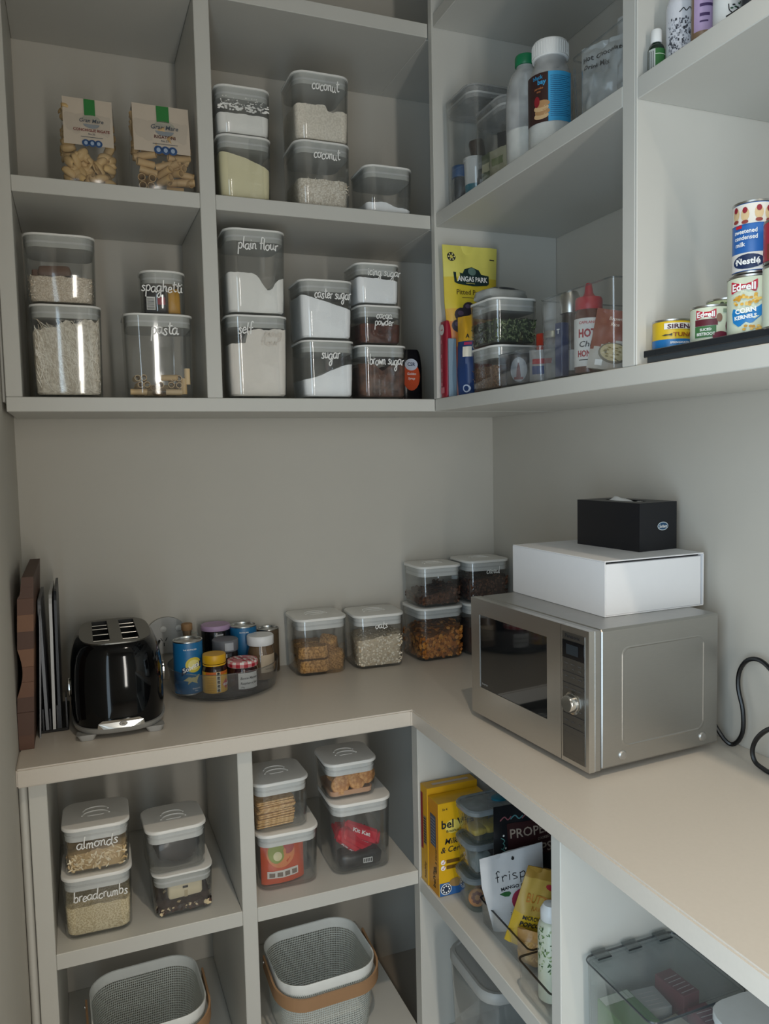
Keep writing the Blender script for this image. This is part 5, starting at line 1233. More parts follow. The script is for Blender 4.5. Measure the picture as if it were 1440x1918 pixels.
t = thing('seal_clip', 'orange-red bag clip sticking up behind the low smoky bin', 'clip', (1.052, -.613, S + .0056), -60); b = MB(); b.box(-.009, .009, -.004, .004, .046, .110, C('#c8402a', .35), .0025); b.box(-.016, .016, -.010, .010, 0, .046, C('#c4c2be', .4), .004); obj('clip', b, t)
# tall clear bin of sauces
t = bin_box('acrylic_bin', 'tall clear acrylic bin of sauces and spices beside the divider', .957, 1.20, -.974, -.756, S, .150, CLEAR)
zb = S + .0056; G6 = 'sauces and spices in the tall clear bin'
t = thing('sauce_bottle', 'honey sauce bottle with a red pointed cap in the tall clear bin', 'bottle', (.996, -.857, zb), -12, G6)
b = MB(); b.lathe([(.023, 0), (.0255, .002), (.0258, .09), (.0245, .104), (.0225, .109), (.0225, .112)], C('#5d2e22', .2), n=30); obj('bottle', b, t)
b = MB(); CR_ = C('#b01c2c', .4); b.lathe([(.0235, .1122), (.0240, .1135), (.0240, .130), (.022, .134), (.012, .136), (.008, .142), (.0055, .158), (.004, .160), (.0015, .1605)], CR_, n=30); obj('cap', b, t, label='red pointed cap')
b = MB(); M = Mcyl(.0260, -.42); drect(b, M, -.034, .012, .034, .096, C('#dcdad6', .5), .0003, 12, 2); dtext(b, M, 'CAPILANO', -.002, .086, .0065, RED, .0008, bold=.01); dtext(b, M, 'HOT', -.003, .063, .0195, C('#a3202c'), .0008, w=.031, bold=.04); dtext(b, M, 'Chilli', -.002, .046, .014, INK, .0008, w=.032, shear=.2); dtext(b, M, 'HONEY', -.002, .029, .0150, C('#a3202c'), .0008, w=.036, bold=.04); drect(b, M, -.018, .0225, .016, .024, INK, .0008); dtext(b, M, '400g', .004, .015, .004, INK, .0008); obj('printed_label', b, t)
p_ = Pouch(.068, .104, .016, 51); t = thing('rice_packet', 'brown spice rice packet leaning in front of the red-capped sauce', 'packet', (.990, -.914, zb), -32, G6, ry=11, rx=-3); Q1, Q2 = C('#8c4a34', .4), C('#b9b2a8', .45); obj('wrapper', p_.mesh(lambda u, v: Q1 if v > .46 + .3 * u else Q2, 12, 22), t)
b = MB(); M = p_.M; dtext(b, M, 'Brown', .0, .086, .0085, C('#e3cdbb'), .0014, shear=.15); dtext(b, M, 'Rice', .0, .076, .0085, C('#e3cdbb'), .0014, shear=.15); dell(b, M, .006, .030, .026, .018, C('#7a705c'), .0012); dell(b, M, .006, .031, .023, .015, C('#c9b98f'), .0016)
for k in range(26): q = k * 2.4; dell(b, M, .006 + .019 * math.sqrt(k / 26) * math.cos(q), .031 + .012 * math.sqrt(k / 26) * math.sin(q), .003, .0012, (C('#a8935f'), C('#d9cba8'), C('#8a7a4a'))[k % 3], .002, 6)
drect(b, M, -.022, .006, -.010, .016, WHITE, .0016); obj('printed_label', b, t)
t = thing('grinder_bottle', 'dark grinder bottle with a silver cap at the deep end of the tall clear bin', 'bottle', (1.004, -.789, zb), 0, G6); b = MB(); b.lathe([(.018, 0), (.0195, .003), (.0195, .060), (.018, .088), (.0155, .110), (.0155, .118)], C('#2a1c18', .2), n=26); obj('bottle', b, t)
b = MB(); b.lathe([(.0185, .1185), (.019, .120), (.019, .146), (.014, .158), (.008, .1585), (.002, .156)], TIN, n=26); obj('cap', b, t, label='silver cap'); b = MB(); drect(b, Mcyl(.0197, -.5), -.014, .012, .014, .050, C('#a8a6a2'), .0003, 8, 1); obj('printed_label', b, t)
t = thing('spice_jar', 'short dark jar with a brass lid at the back of the low smoky bin', 'jar', (1.034, -.688, zb)); b = MB(); b.lathe([(.017, 0), (.019, .002), (.019, .082), (.016, .088)], C('#3b2620', .2), n=22, cap1=False); b.lathe([(.0185, .0885), (.019, .0895), (.019, .101), (.018, .102), (.002, .102)], C('#8d8065', .35, .9), n=22); obj('jar', b, t); b = MB(); drect(b, Mcyl(.0192, -.5), -.014, .012, .014, .05, C('#b0aca4'), .0003); obj('printed_label', b, t)
t = thing('sauce_carton', 'slim dark blue carton left of the red-capped sauce', 'packet', (.966, -.806, zb), -80, G6); b = MB(); b.box(-.009, .009, 0, .018, 0, .098, C('#1e2f5c', .4), .001); obj('carton', b, t); b = MB(); dtext(b, Mfront(0), 'T', .0, .078, .012, WHITE, .0004, bold=.03); obj('lettering', b, t)
t = thing('sauce_bottle', 'slim red sauce bottle at the divider end of the tall clear bin', 'bottle', (1.040, -.952, zb), 0, G6); b = MB(); b.lathe([(.016, 0), (.0175, .002), (.0175, .09), (.010, .108), (.009, .126), (.002, .126)], C('#8e2a1c', .25), n=20); obj('bottle', b, t)

# ================================================================ right wall, bay beyond the divider
S = ZM1 - .0024 + .0004; G7 = 'bottles on the shelf above the cans'
t = thing('essence_bottle', 'tiny green-labelled bottle with a white cap beside the spotted can', 'bottle', (.966, -1.0645, S), 0, G7)
b = MB(); b.lathe([(.0115, 0), (.0125, .0015), (.0125, .032), (.0105, .038), (.0065, .0405), (.0065, .043)], C('#10261d', .15), n=24); obj('bottle', b, t); b = MB(); b.lathe([(.0078, .0425), (.0082, .0435), (.0082, .060), (.007, .0615), (.001, .0615)], C('#e9e9e7', .4), n=20); obj('cap', b, t, label='white cap')
b = MB(); M = Mcyl(.0126, -.72); drect(b, M, -.012, .001, -.001, .031, C('#b9bdb9'), .0003, 4, 1); drect(b, M, -.001, .001, .017, .031, C('#2f6b35'), .0003, 6, 1); drect(b, M, -.001, .0225, .017, .0235, C('#cfe0c8'), .0006, 6, 1); [drect(b, M, -.0105 + .003 * k, .003, -.0095 + .003 * k, .028, INK, .0006, 1, 1) for k in range(3)]; obj('printed_label', b, t)
t = thing('spray_can', 'white aerosol can with a grey speckle pattern on the shelf above the cans', 'can', (.989, -1.0905, S), 0, G7)
b = MB(); b.lathe([(.0195, 0), (.0212, .001), (.0212, .082), (.019, .094), (.012, .102), (.012, .112), (.002, .113)], C('#dcdce2', .3), n=36); obj('can', b, t)
b = MB(); M = Mcyl(.0213); rn = random.Random(77)
for k in range(420):
    u, v = rn.uniform(-.036, .036), rn.uniform(.002, .060); w_ = rn.uniform(.0010, .0026); drect(b, M, u, v, u + w_, v + w_ * rn.uniform(.8, 2), (C('#5b5d66'), C('#8c8e96'), C('#b3b4bc'), C('#3b3d45'))[rn.randrange(4)], .0003 + .0001 * (k % 3), 1, 1)
ribbon(b, Msub(M, -.006, .070, .1), crom([(-.012 + .003 * k, .0022 * ((k * 7) % 3)) for k in range(9)]), .0012, INK, .0008); obj('printed_label', b, t, kind='stuff')
t = thing('lotion_tube', 'brown lotion bottle with a lilac label on the shelf above the cans', 'bottle', (.985, -1.1385, S), 0, G7); b = MB(); b.lathe([(.015, 0), (.016, .0015), (.016, .085), (.012, .095), (.008, .098), (.008, .108), (.001, .108)], C('#8a7058', .3), n=28); obj('bottle', b, t)
b = MB(); M = Mcyl(.0161, -.1); drect(b, M, -.024, .022, .024, .078, C('#b79fc4', .45), .0003, 10, 1); [drect(b, M, -.015, v_, u_, v_ + q_, C('#4a3560'), .0007, 4, 1) for v_, u_, q_ in ((.054, .004, .004), (.041, -.002, .0042), (.033, -.004, .0022))]; [drect(b, M, .006 + .003 * k, .024, .007 + .003 * k, .076, C('#8d78a0'), .0006, 1, 2) for k in range(3)]; obj('printed_label', b, t)
t = thing('cream_jar', 'white jar with a black leaf sketch at the top right edge', 'jar', (.985, -1.1835, S), 0, G7); b = MB(); b.lathe([(.0175, 0), (.019, .002), (.019, .075), (.016, .082), (.016, .095), (.001, .095)], C('#dddddb', .35), n=28); obj('jar', b, t)
b = MB(); M = Mcyl(.0191); ribbon(b, M, crom([(-.017, .016), (-.010, .019), (-.002, .024), (.010, .030)]), .0022, INK); ribbon(b, M, crom([(-.014, .032), (-.013, .024), (-.009, .020)]), .0013, INK)
for k in range(9): dell(b, M, -.010 + .0026 * k, .026 + .003 * math.sin(k * 1.7) + .0012 * k, .0022, .0012, INK if k % 2 else C('#24523a'), .0006, 8)
for u, v in ((-.014, .009), (-.007, .0125), (.001, .016)): dell(b, M, u, v, .0016, .0016, C('#8b8d90'), .0006, 8)
obj('printed_label', b, t)
t = thing('dark_bottle', 'dark bottle right of the white leaf jar, cut by the frame', 'bottle', (.985, -1.2285, S), 0, G7); b = MB(); b.lathe([(.015, 0), (.016, .002), (.016, .07), (.010, .085), (.001, .088)], C('#30343a', .3), n=22); obj('bottle', b, t)
# cans on a black tray
S = ZB1 + .0004; t = thing('shelf_tray', 'long black shelf tray with a clear end carrying the food cans', 'tray', (1.10, -1.36, S))
b = MB(); b.box(-.148, .14, -.29, .296, .0125, .0165, C('#2b2f33', .3), .0015); b.box(-.1485, -.1455, -.29, .296, .0, .0125, C('#3d4246', .3), .001); b.box(-.1505, -.1485, -.29, .302, .009, .0195, C('#23272b', .25), .001); obj('tray', b, t)
b = MB(); b.box(-.146, .14, .2965, .2995, 0, .0165, CLEARD, .0008); obj('clear_end', b, t); zc = S + .0170; G8 = 'food cans on the black tray'
t = tin('tuna_can', 'yellow and blue tuna can, lowest and deepest on the black tray', .987, -1.0785, .0292, .046, C('#d8b528', .35), zc, -8, G8, 'can')
b = MB(); M = Mcyl(.0292, -.38); drect(b, M, -.046, .0040, .046, .0158, C('#1f6fae', .35), .0003, 14, 1); drect(b, M, -.018, .0305, .030, .0395, C('#e6e3de'), .0003, 8, 1); dtext(b, M, 'SIRENA', .008, .0315, .0088, C('#4a2030'), .0008, w=.042, bold=.03); dtext(b, M, 'TUNA', .010, .0195, .0082, C('#8c4a14'), .0008, w=.030, bold=.03)
dpoly(b, M, [(-.022, .0215), (-.016, .0232), (-.010, .0226), (-.006, .0245), (-.006, .0205), (-.011, .0215), (-.017, .0208)], C('#3a3a30'), .0008); dtext(b, M, 'SPRINGWATER', .006, .0090, .0042, WHITE, .0008, w=.030, bold=.02); obj('printed_label', b, t)
GRN = C('#cfd6c0', .35)
t = tin('beetroot_can', 'pale beetroot can between the tuna and the corn on the black tray', .9905, -1.1560, .0305, .053, GRN, zc, -12, G8, 'can')
def edg(b, M, u, v, k): dpoly(b, M, [(u - .014 * k, v - .0062 * k), (u + .0125 * k, v - .0062 * k), (u + .014 * k, v - .002 * k), (u + .014 * k, v + .0062 * k), (u - .014 * k, v + .0062 * k)], C('#b31f38', .4), .0006); dtext(b, M, 'Edgell', u, v - .0040 * k, .0105 * k, WHITE, .0011, w=.024 * k, bold=.03)
b = MB(); M = Mcyl(.0305, -.40); edg(b, M, -.014, .0400, 1.0); drect(b, M, -.030, .024, .002, .033, C('#5b1a28'), .0004, 6, 1); drect(b, M, -.030, .008, .0, .0235, C('#3d6e3f'), .0005, 6, 1); dtext(b, M, 'SLICED', -.014, .0170, .0050, WHITE, .0009, bold=.02); dtext(b, M, 'BEETROOT', -.014, .0105, .0058, WHITE, .0009, w=.025, bold=.02); dell(b, M, .024, .0220, .0115, .0135, C('#5c1c30'), .0006); dell(b, M, .006, .0085, .011, .0065, C('#6a2238'), .0008); dell(b, M, .004, .034, .004, .006, C('#8a6a5a'), .0004); drect(b, M, .009, .041, .022, .046, C('#8a9a84'), .0005); obj('printed_label', b, t)
t = tin('corn_can', 'corn kernel can under the condensed milk on the black tray', .9885, -1.2285, .0315, .0795, GRN, zc, -20, G8, 'can')
b = MB(); M = Mcyl(.0315, -.62); edg(b, M, -.006, .0640, 1.25); dpoly(b, M, [(-.022, .030), (-.020, .018), (-.012, .012), (.006, .016), (.018, .026), (.020, .041), (-.020, .036)], C('#1b78b8', .35), .0005); dtext(b, Msub(M, -.003, .0295, .08), 'CORN', 0, 0, .0088, WHITE, .001, w=.026, bold=.04); dtext(b, Msub(M, -.003, .0218, .08), 'KERNELS', 0, 0, .0068, WHITE, .001, w=.028, bold=.04)
rn = random.Random(6)
for k in range(44):
    u, v = (rn.uniform(-.018, .016), rn.uniform(.038, .053)) if k < 30 else (rn.uniform(-.006, .022), rn.uniform(.005, .012)); dell(b, M, u, v, .0024, .0018, (C('#d9a944'), C('#e6c169'), C('#c8922e'))[k % 3], .0006 + .00005 * (k % 6), 7)
dell(b, M, .025, .055, .007, .006, C('#7d4a40'), .0005); drect(b, M, .030, .012, .033, .066, INK, .0005, 1, 2); dell(b, M, .028, .034, .006, .008, C('#7aa06a'), .0004); obj('printed_label', b, t)
t = tin('milk_can', 'blue and white condensed milk can, topmost above the corn can', .9865, -1.2310, .0262, .094, C('#2c66ae', .35), zc + .0805, -22, G8, 'can')
b = MB(); M = Mcyl(.0262, -.52); drect(b, M, -.040, .064, .046, .0895, C('#d9d5cd'), .0003, 14, 1); drect(b, M, -.040, .0042, .046, .0270, C('#dedad4'), .0003, 14, 1)
for u, v in ((-.021, .078), (-.008, .076), (.009, .077), (.022, .076)): dell(b, M, u, v, .0055, .0085, C('#cdb389'), .0006, 12); dell(b, M, u, v + .0055, .0032, .0040, C('#8a1c2c'), .001, 10); dell(b, M, u, v - .0095, .0045, .0025, C('#8a3a34'), .0009, 10)
dtext(b, M, 'sweetened', -.008, .0520, .0080, WHITE, .0007, w=.030, bold=.02); dtext(b, M, 'condensed', -.0075, .0440, .0080, WHITE, .0007, w=.030, bold=.02); dtext(b, M, 'milk', -.014, .0355, .0080, WHITE, .0007, bold=.02); drect(b, M, -.021, .059, -.012, .063, RED, .0006)
dell(b, M, -.004, .0155, .021, .0095, NAVY, .0007); dtext(b, M, 'Nestlé', -.004, .0120, .0110, WHITE, .0012, w=.030, bold=.03); obj('printed_label', b, t)
t = tin('pea_can', 'green vegetable can behind the beetroot can', 1.062, -1.1120, .0300, .075, C('#b7c39a', .35), zc, 0, G8, 'can'); b = MB(); M = Mcyl(.03, -.3)
for k in range(16): dell(b, M, -.022 + .0056 * (k % 8), .058 + .006 * (k // 8) + .002 * math.sin(k), .003, .0028, (C('#5d7a35'), C('#86a04d'), C('#2f4022'))[k % 3], .0005, 8)
obj('printed_label', b, t)
t = tin('bean_can', 'dark red bean can right of the condensed milk, cut by the frame', .975, -1.2985, .0300, .054, C('#a3283a', .35), zc + .0805, -20, G8, 'can'); b = MB(); M = Mcyl(.03, -.45); edg(b, M, -.006, .036, 1.25); drect(b, M, -.03, .005, .03, .024, C('#6f3328'), .0004, 8, 1); obj('printed_label', b, t)
tin('tomato_can', 'second vegetable can under the dark red bean can, cut by the frame', .978, -1.2965, .0310, .0795, GRN, zc, -20, G8, 'can')

# ================================================================ base shelving right: shelf with boxes
S = -.3956 + .0004


def carton(label, x0, y1, w, d, h, cols, rz=0):
    """cereal-type carton: x0 left (aisle) edge, y1 deep edge; returns thing with front map facing -y and side map facing the aisle"""
    t = thing('biscuit_box', label, 'box', (x0, y1 - d, S), rz, 'yellow biscuit boxes under the right worktop'); b = MB(); b.box(0, w, 0, d, 0, h, cols, .0008); obj('carton', b, t); return t


YB = C('#d9a816', .4); YB2 = C('#c98a14', .4)
t = carton('yellow biscuit box with a red side stripe at the deep end, behind the lettered one', .8165, -.4775, .125, .036, .222, C('#cf9d1c', .4))
b = MB(); M = Mleft(0, .036, 0); drect(b, M, .002, .075, .013, .205, C('#8e2024'), .0004); drect(b, M, .016, .09, .030, .155, C('#8a7a5a'), .0004); [drect(b, M, .017, .094 + .006 * k, .029, .0965 + .006 * k, INK, .0007, 1, 1) for k in range(10)]; dtext(b, Msub(M, .027, .012, PI / 2), 'healthy', .020, 0, .013, C('#5a3a10'), .0007)
M = Mtop(.222, 0, 0); drect(b, M, .02, .012, .11, .022, C('#b9a99a'), .0004); drect(b, Mfront(0), .02, .17, .11, .20, C('#b5523a'), .0004); obj('printed_label', b, t)
t = carton('yellow breakfast biscuit box lettered with black script, beside the glass tubs', .8185, -.5155, .122, .050, .208, YB)
b = MB(); M = Mleft(0, .050, 0); drect(b, M, .0, .0, .0495, .2075, YB2, .0003); drect(b, M, .010, .105, .038, .175, C('#4b5560'), .0006); [drect(b, M, .013, .110 + .007 * k, .035, .1115 + .007 * k, C('#8b95a0'), .0009, 1, 1) for k in range(9)]; dtext(b, Msub(M, .033, .010, PI / 2), 'belVita', .026, 0, .017, C('#2a2210'), .0007, bold=.02); dtext(b, Msub(M, .040, .055, PI / 2), 'Milk & Cereal', .02, 0, .010, C('#2a2210'), .0007, shear=.2)
M = Mfront(0); dell(b, M, .034, .154, .018, .015, C('#e6cf62'), .0004); dtext(b, M, 'bel', .022, .152, .026, INK, .0008, bold=.02); dtext(b, M, 'Vita', .066, .152, .026, INK, .0008, bold=.02); dtext(b, M, 'Breakfast', .034, .142, .008, INK, .0008); dtext(b, M, 'Milk', .030, .116, .018, INK, .0008, shear=.25); dtext(b, M, '& Cereals', .040, .098, .018, INK, .0008, shear=.25)
dtext(b, M, '5x 4', .016, .192, .007, INK, .0008)
for v in (.077, .064): dell(b, M, .010, v, .0055, .0055, WHITE, .0008, 12); ribbon(b, M, [(.007, v), (.0095, v - .003), (.014, v + .004)], .0014, RED, .0012); drect(b, M, .018, v - .004, .050, v + .004, C('#6a4a10'), .0008)
drect(b, M, .001, .001, .06, .030, C('#2b5f9c'), .0006); dell(b, M, .016, .016, .013, .0125, WHITE, .001); dell(b, M, .016, .016, .0115, .011, C('#20304a'), .0014); [dell(b, M, .016 + .0075 * math.cos(k * PI / 4), .016 + .0075 * math.sin(k * PI / 4), .002, .002, WHITE, .0018, 8) for k in range(8)]; dell(b, M, .042, .028, .018, .010, C('#9c7a4a'), .001); obj('printed_label', b, t)
M = None
# glass food tubs with grey lids
GLS = clear('food_glass', (.90, .93, .92), (.45, .52, .52), .03, rough=.03); GLID = clear('grey_blue_lid', (.42, .47, .49), (.3, .34, .36), .45, (.40, .46, .49), .2)
G9 = 'glass food tubs with grey lids stacked by the biscuit boxes'
for i, (lb_, hh) in enumerate((('glass food tub of dried orange slices, lowest of the stack', .076), ('glass food tub of grey pouches, middle of the stack', .074), ('glass food tub of yellow pieces with a teal valve, topmost of the stack', .074))):
    z = S + (0, .0768, .1516)[i]; w, d = .142, .088
    t = thing('glass_tub', lb_, 'container', (.845 + w / 2, -.660 + d / 2 - .003 * i, z), -2 + 2 * i, G9)
    b = MB(); th = .003; b.loft([rr(w * .80, d * .78, .018, 0), rr(w * .86, d * .84, .022, .004), rr(w * .93, d * .91, .024, .045), rr(w * .97, d * .96, .025, hh - .012), rr(w * .97 - 2 * th, d * .96 - 2 * th, .023, hh - .012), rr(w * .93 - 2 * th, d * .91 - 2 * th, .022, .045), rr(w * .84 - 2 * th, d * .82 - 2 * th, .018, .0075), rr(w * .5, d * .5, .012, .0065)], GLS); obj('dish', b, t)
    b = MB(); b.loft([rr(w * .98, d * .97, .025, hh - .0115), rr(w, d, .026, hh - .0105), rr(w, d, .026, hh - .003), rr(w - .006, d - .006, .024, hh), rr(w - .014, d - .014, .022, hh), rr(w - .016, d - .016, .022, hh - .0025)], GLID); ld_ = obj('lid', b, t, label='grey plastic lid')
    if i == 2: b = MB(); b.lathe([(.019, hh - .0024), (.019, hh + .0012), (.017, hh + .002), (.002, hh + .002)], C('#1f6f86', .4), .022, 0, 26, sy=.8); obj('valve', b, ld_, label='teal round valve')
    rn = random.Random(i + 3)
    if i == 0:
        for k in range(7):
            o = thing('orange_slice', 'dried orange slices in the lowest glass tub' if k > 1 else ('dried orange slice against the front left of the lowest glass tub', 'dried orange slice lying behind the front one in the lowest glass tub')[k], 'fruit', (t.location.x - .044 + .015 * k + (0 if k else -.002), t.location.y - .026 + (.0 if k == 0 else .006 + .006 * (k % 4)), t.location.z + (.030 if k < 2 else .026)), rn.uniform(-25, 10), 'dried orange slices', rx=75 if k < 3 else rn.uniform(50, 85))
            b = MB(); b.lathe([(.0005, -.0016), (.017, -.0016), (.0185, 0), (.017, .0016), (.0005, .0016)], C('#b4763e', .6), n=22); obj('rind', b, o); b = MB()
            for q in range(8): dell(b, Mtop(.0017), .009 * math.cos(q * PI / 4), .009 * math.sin(q * PI / 4), .0042, .0038, C('#6f2a16', .5), .0003, 10)
            obj('flesh', b, o)
    elif i == 1:
        for k, (cl, x, y) in enumerate((('#8e9294', -.036, -.010), ('#6b5a5c', -.006, .004), ('#9a8f8a', .028, -.006))):
            o = thing('sachet', ('silver grey sachet at the left of the middle glass tub', 'dull brown sachet in the centre of the middle glass tub', 'pale sachet at the right of the middle glass tub')[k], 'sachet', (t.location.x + x, t.location.y + y, t.location.z + .008), 10 * k); obj('wrapper', lump(.042, .05, .042, C(cl, .3), 30 + k, .14, 16, 9), o)
    else:
        for k in range(4):
            o = obj('snack_piece', lump(.034, .046, .016, C('#c9a53a', .5), 40 + k, .08, 14, 8)); tag(o, 'yellow pieces in the topmost glass tub', 'snack', (t.location.x - .036 + .026 * k, t.location.y + .002 * (k % 2), t.location.z + .009), 20 * k, 'yellow pieces in glass')
# low acrylic tray with snack pouches
t = bin_box('acrylic_bin', 'low clear acrylic bin of snack pouches under the right worktop', 0.856, 1.14, -.868, -.674, S, .052, CLEAR, rimmat=C('#2b2523', .3))
zb = S + .0056
p_ = Pouch(.146, .236, .024, 61, wr=.0015); t = thing('crisp_bag', 'dark crisp bag with pale lettering, behind the white pouch', 'bag', (.958, -.692, zb), -3); D1 = C('#15171b', .3)
obj('wrapper', p_.mesh(lambda u, v: D1, 14, 22), t); b = MB(); M = p_.M; drect(b, M, -.045, .125, .062, .198, C('#2c1416', .4), .0014, 8, 3); dtext(b, M, 'PROPER', .008, .168, .026, C('#8f8174'), .0022, w=.094, bold=.01); dtext(b, M, 'COOKED', .036, .156, .007, C('#8f8174'), .0022); dtext(b, M, 'CRISPS', .012, .130, .026, C('#8f8174'), .0022, w=.086, bold=.01)
for k in range(5): ribbon(b, M, crom([(-.060 + .024 * k, .206), (-.05 + .024 * k, .213), (-.042 + .024 * k, .206), (-.034 + .024 * k, .212)]), .0026, C('#3f6f74') if k % 2 else C('#7c4a50'), .0016)
for k in range(9): ribbon(b, M, crom([(-.060 + .004 * (k % 2), .172 - .011 * k), (-.052, .166 - .011 * k), (-.056, .160 - .011 * k)]), .0018, C('#4a7f7a'), .0016)
for u, v in ((-.050, .150), (-.048, .118), (-.054, .176)): dell(b, M, u, v, .0022, .0022, C('#cfd0cc'), .0018, 8)
obj('printed_label', b, t)
p_ = Pouch(.140, .160, .030, 63, wr=.0012, waist=.02, botw=.70); t = thing('fruit_pouch', 'white fruit crisp pouch with a pink mango picture in the low bin', 'pouch', (.913, -.724, zb + .002), -3, ry=-4, rx=2); WP = C('#c9cacc', .4)
obj('wrapper', p_.mesh(lambda u, v: WP, 14, 20), t); b = MB(); M = p_.M; dell(b, M, -.0, .146, .0034, .0034, INK, .001, 14)
FR = [[(-.040, .124), (-.036, .128), (-.032, .126)], [(-.038, .126), (-.038, .106)], [(-.042, .116), (-.034, .117)], [(-.028, .118), (-.027, .106)], [(-.028, .113), (-.023, .118), (-.018, .116)], [(-.012, .118), (-.012, .106)], [(.003, .117), (-.002, .118), (-.005, .115), (.002, .111), (.004, .108), (-.004, .106)], [(.011, .118), (.011, .097)], [(.011, .116), (.019, .118), (.022, .112), (.018, .107), (.011, .108)]]
for q in FR: ribbon(b, M, crom(q) if len(q) > 2 else q, .0016, INK, .0010)
dell(b, M, -.012, .1225, .0013, .0013, INK, .001, 8); dtext(b, M, 'MANGO CRISP', .002, .088, .0092, INK, .001, w=.072, bold=.025)
obj('printed_label', b, t); b = MB(); dpoly(b, M, [(-.040, .083), (-.028, .076), (-.018, .074), (-.012, .079), (-.016, .083), (-.028, .085)], C('#2f6338', .5), .001); dell(b, M, .014, .062, .028, .022, C('#a0344f', .45), .0012); dpoly(b, M, [(-.006, .050), (.010, .060), (.030, .068), (.036, .056), (.026, .046), (.0, .044)], C('#c98a3a'), .0016)
drect(b, M, -.022, .022, .018, .044, C('#d9d9d8'), .002); [drect(b, M, -.021, .040 - .0035 * k, .015 - .006 * (k % 3), .0415 - .0035 * k, C('#4c4c50'), .0024, 2, 1) for k in range(6)]; obj('mango_picture', b, t)
p_ = Pouch(.084, .152, .030, 65, wr=.002); t = thing('popcorn_bag', 'yellow microwave popcorn bag leaning in the low bin', 'bag', (.890, -.794, zb + .012), -10, rx=3, ry=18); PY = [C('#c9a52a', .4), C('#b99a4a', .45), C('#9c7a34', .45)]
obj('wrapper', p_.mesh(lambda u, v: PY[2] if v > .86 else (PY[1] if v > .42 else PY[0]), 12, 22), t); b = MB(); M = p_.M; dtext(b, M, 'BUTTER', .0, .086, .024, C('#b5762a'), .0016, w=.058, bold=.01); dtext(b, M, 'FLAVOUR', .002, .072, .011, C('#b5762a'), .0016, w=.034); dtext(b, M, 'MICROWAVE', .0, .054, .0105, INK, .0016, w=.056, bold=.02); dtext(b, M, 'POPCORN', .0, .040, .0125, INK, .0016, w=.058, bold=.03); dell(b, M, .012, .122, .010, .005, C('#a3242c'), .0016); [drect(b, M, -.026, .030 - .003 * k, -.008 + .004 * (k % 2), .0315 - .003 * k, C('#6a5410'), .0016, 1, 1) for k in range(4)]; obj('printed_label', b, t)
p_ = Pouch(.060, .060, .030, 67, wr=.002); t = thing('chip_bag', 'small clear bag of golden chips at the front of the low bin', 'bag', (.884, -.836, zb), -50); obj('wrapper', p_.mesh(lambda u, v: C('#b48a52', .35), 10, 12), t); b = MB()
for k in range(12): dell(b, p_.M, -.024 + .008 * (k % 6), .016 + .022 * (k // 6), .007, .005, (C('#c99c58'), C('#a87c42'), C('#d9b478'))[k % 3], .0006 + .00005 * k, 10)
obj('chips_print', b, t)
t = bin_box('acrylic_bin', 'small clear acrylic bin holding a leafy printed bottle, nearest the divider', .822, .945, -.992, -.880, S, .058, CLEAR, rimmat=C('#2b2523', .3))
t = thing('oil_spray', 'pale spray bottle with green leaf print and white cap in the small bin', 'bottle', (.862, -.928, S + .0056), 0)
b = MB(); b.lathe([(.020, 0), (.0222, .002), (.0222, .128), (.019, .138), (.014, .142)], C('#c9cdb8', .35), n=32); obj('bottle', b, t); b = MB(); b.lathe([(.0165, .1425), (.0175, .144), (.0175, .160), (.012, .170), (.003, .1715)], C('#dadcdc', .4), n=28); obj('cap', b, t, label='white cap')
b = MB(); M = Mcyl(.0223, -.2); rn = random.Random(12)
for k in range(170):
    u, v = rn.uniform(-.034, .034), rn.uniform(.055, .134) ; r_ = rn.uniform(.0012, .0028); dell(b, Msub(M, u, v, rn.uniform(0, 3)), 0, 0, r_ * 1.4, r_ * .6, (C('#4f6f3c'), C('#7c9460'), C('#33502a'), C('#a8b58c'))[rn.randrange(4)], .0003 + .0001 * (k % 4), 6)
dell(b, M, .012, .075, .0075, .0075, C('#a83a34'), .001, 14); dtext(b, M, 'A', .012, .072, .008, WHITE, .0014); obj('leaf_print', b, t, kind='stuff')
# below: clear cereal dispensers
S2 = -.768 + .0004; GD = 'tall clear dispensers with grey lids on the bottom board'
DG = C('#a9aaa7', .45); DCL = clear('dispenser_plastic', (.86, .88, .88), (.5, .53, .53), .10)
for lb_, x, y, w, d, h in (('tall clear dispenser with a rounded grey lid, left one on the bottom board', .905, -.655, .15, .20, .262), ('shorter clear dispenser with a pale lid, right of the taller one', .985, -.855, .17, .17, .165)):
    t = thing('food_dispenser', lb_, 'container', (x, y, S2), 0, GD); b = MB()
    b.loft([rr(w * .82, d * .82, .03, 0), rr(w * .86, d * .86, .034, .005), rr(w * .97, d * .97, .04, h - .022), rr(w * .97 - .005, d * .97 - .005, .038, h - .022), rr(w * .86 - .005, d * .86 - .005, .032, .008), rr(w * .5, d * .5, .02, .007)], DCL); obj('tub', b, t)
    b = MB(); b.loft([rr(w * .98, d * .98, .042, h - .0215), rr(w, d, .045, h - .018), rr(w, d, .045, h - .006), rr(w - .008, d - .008, .042, h), rr(w - .02, d - .02, .038, h), rr(w - .024, d - .024, .036, h - .003)], DG); ld_ = obj('lid', b, t, label='grey lid'); b = MB(); b.loft([rr(w * .34, d * .18, .01, h - .0028, 0, d * .2), rr(w * .30, d * .14, .01, h + .004, 0, d * .2)], DG); obj('pour_flap', b, ld_)
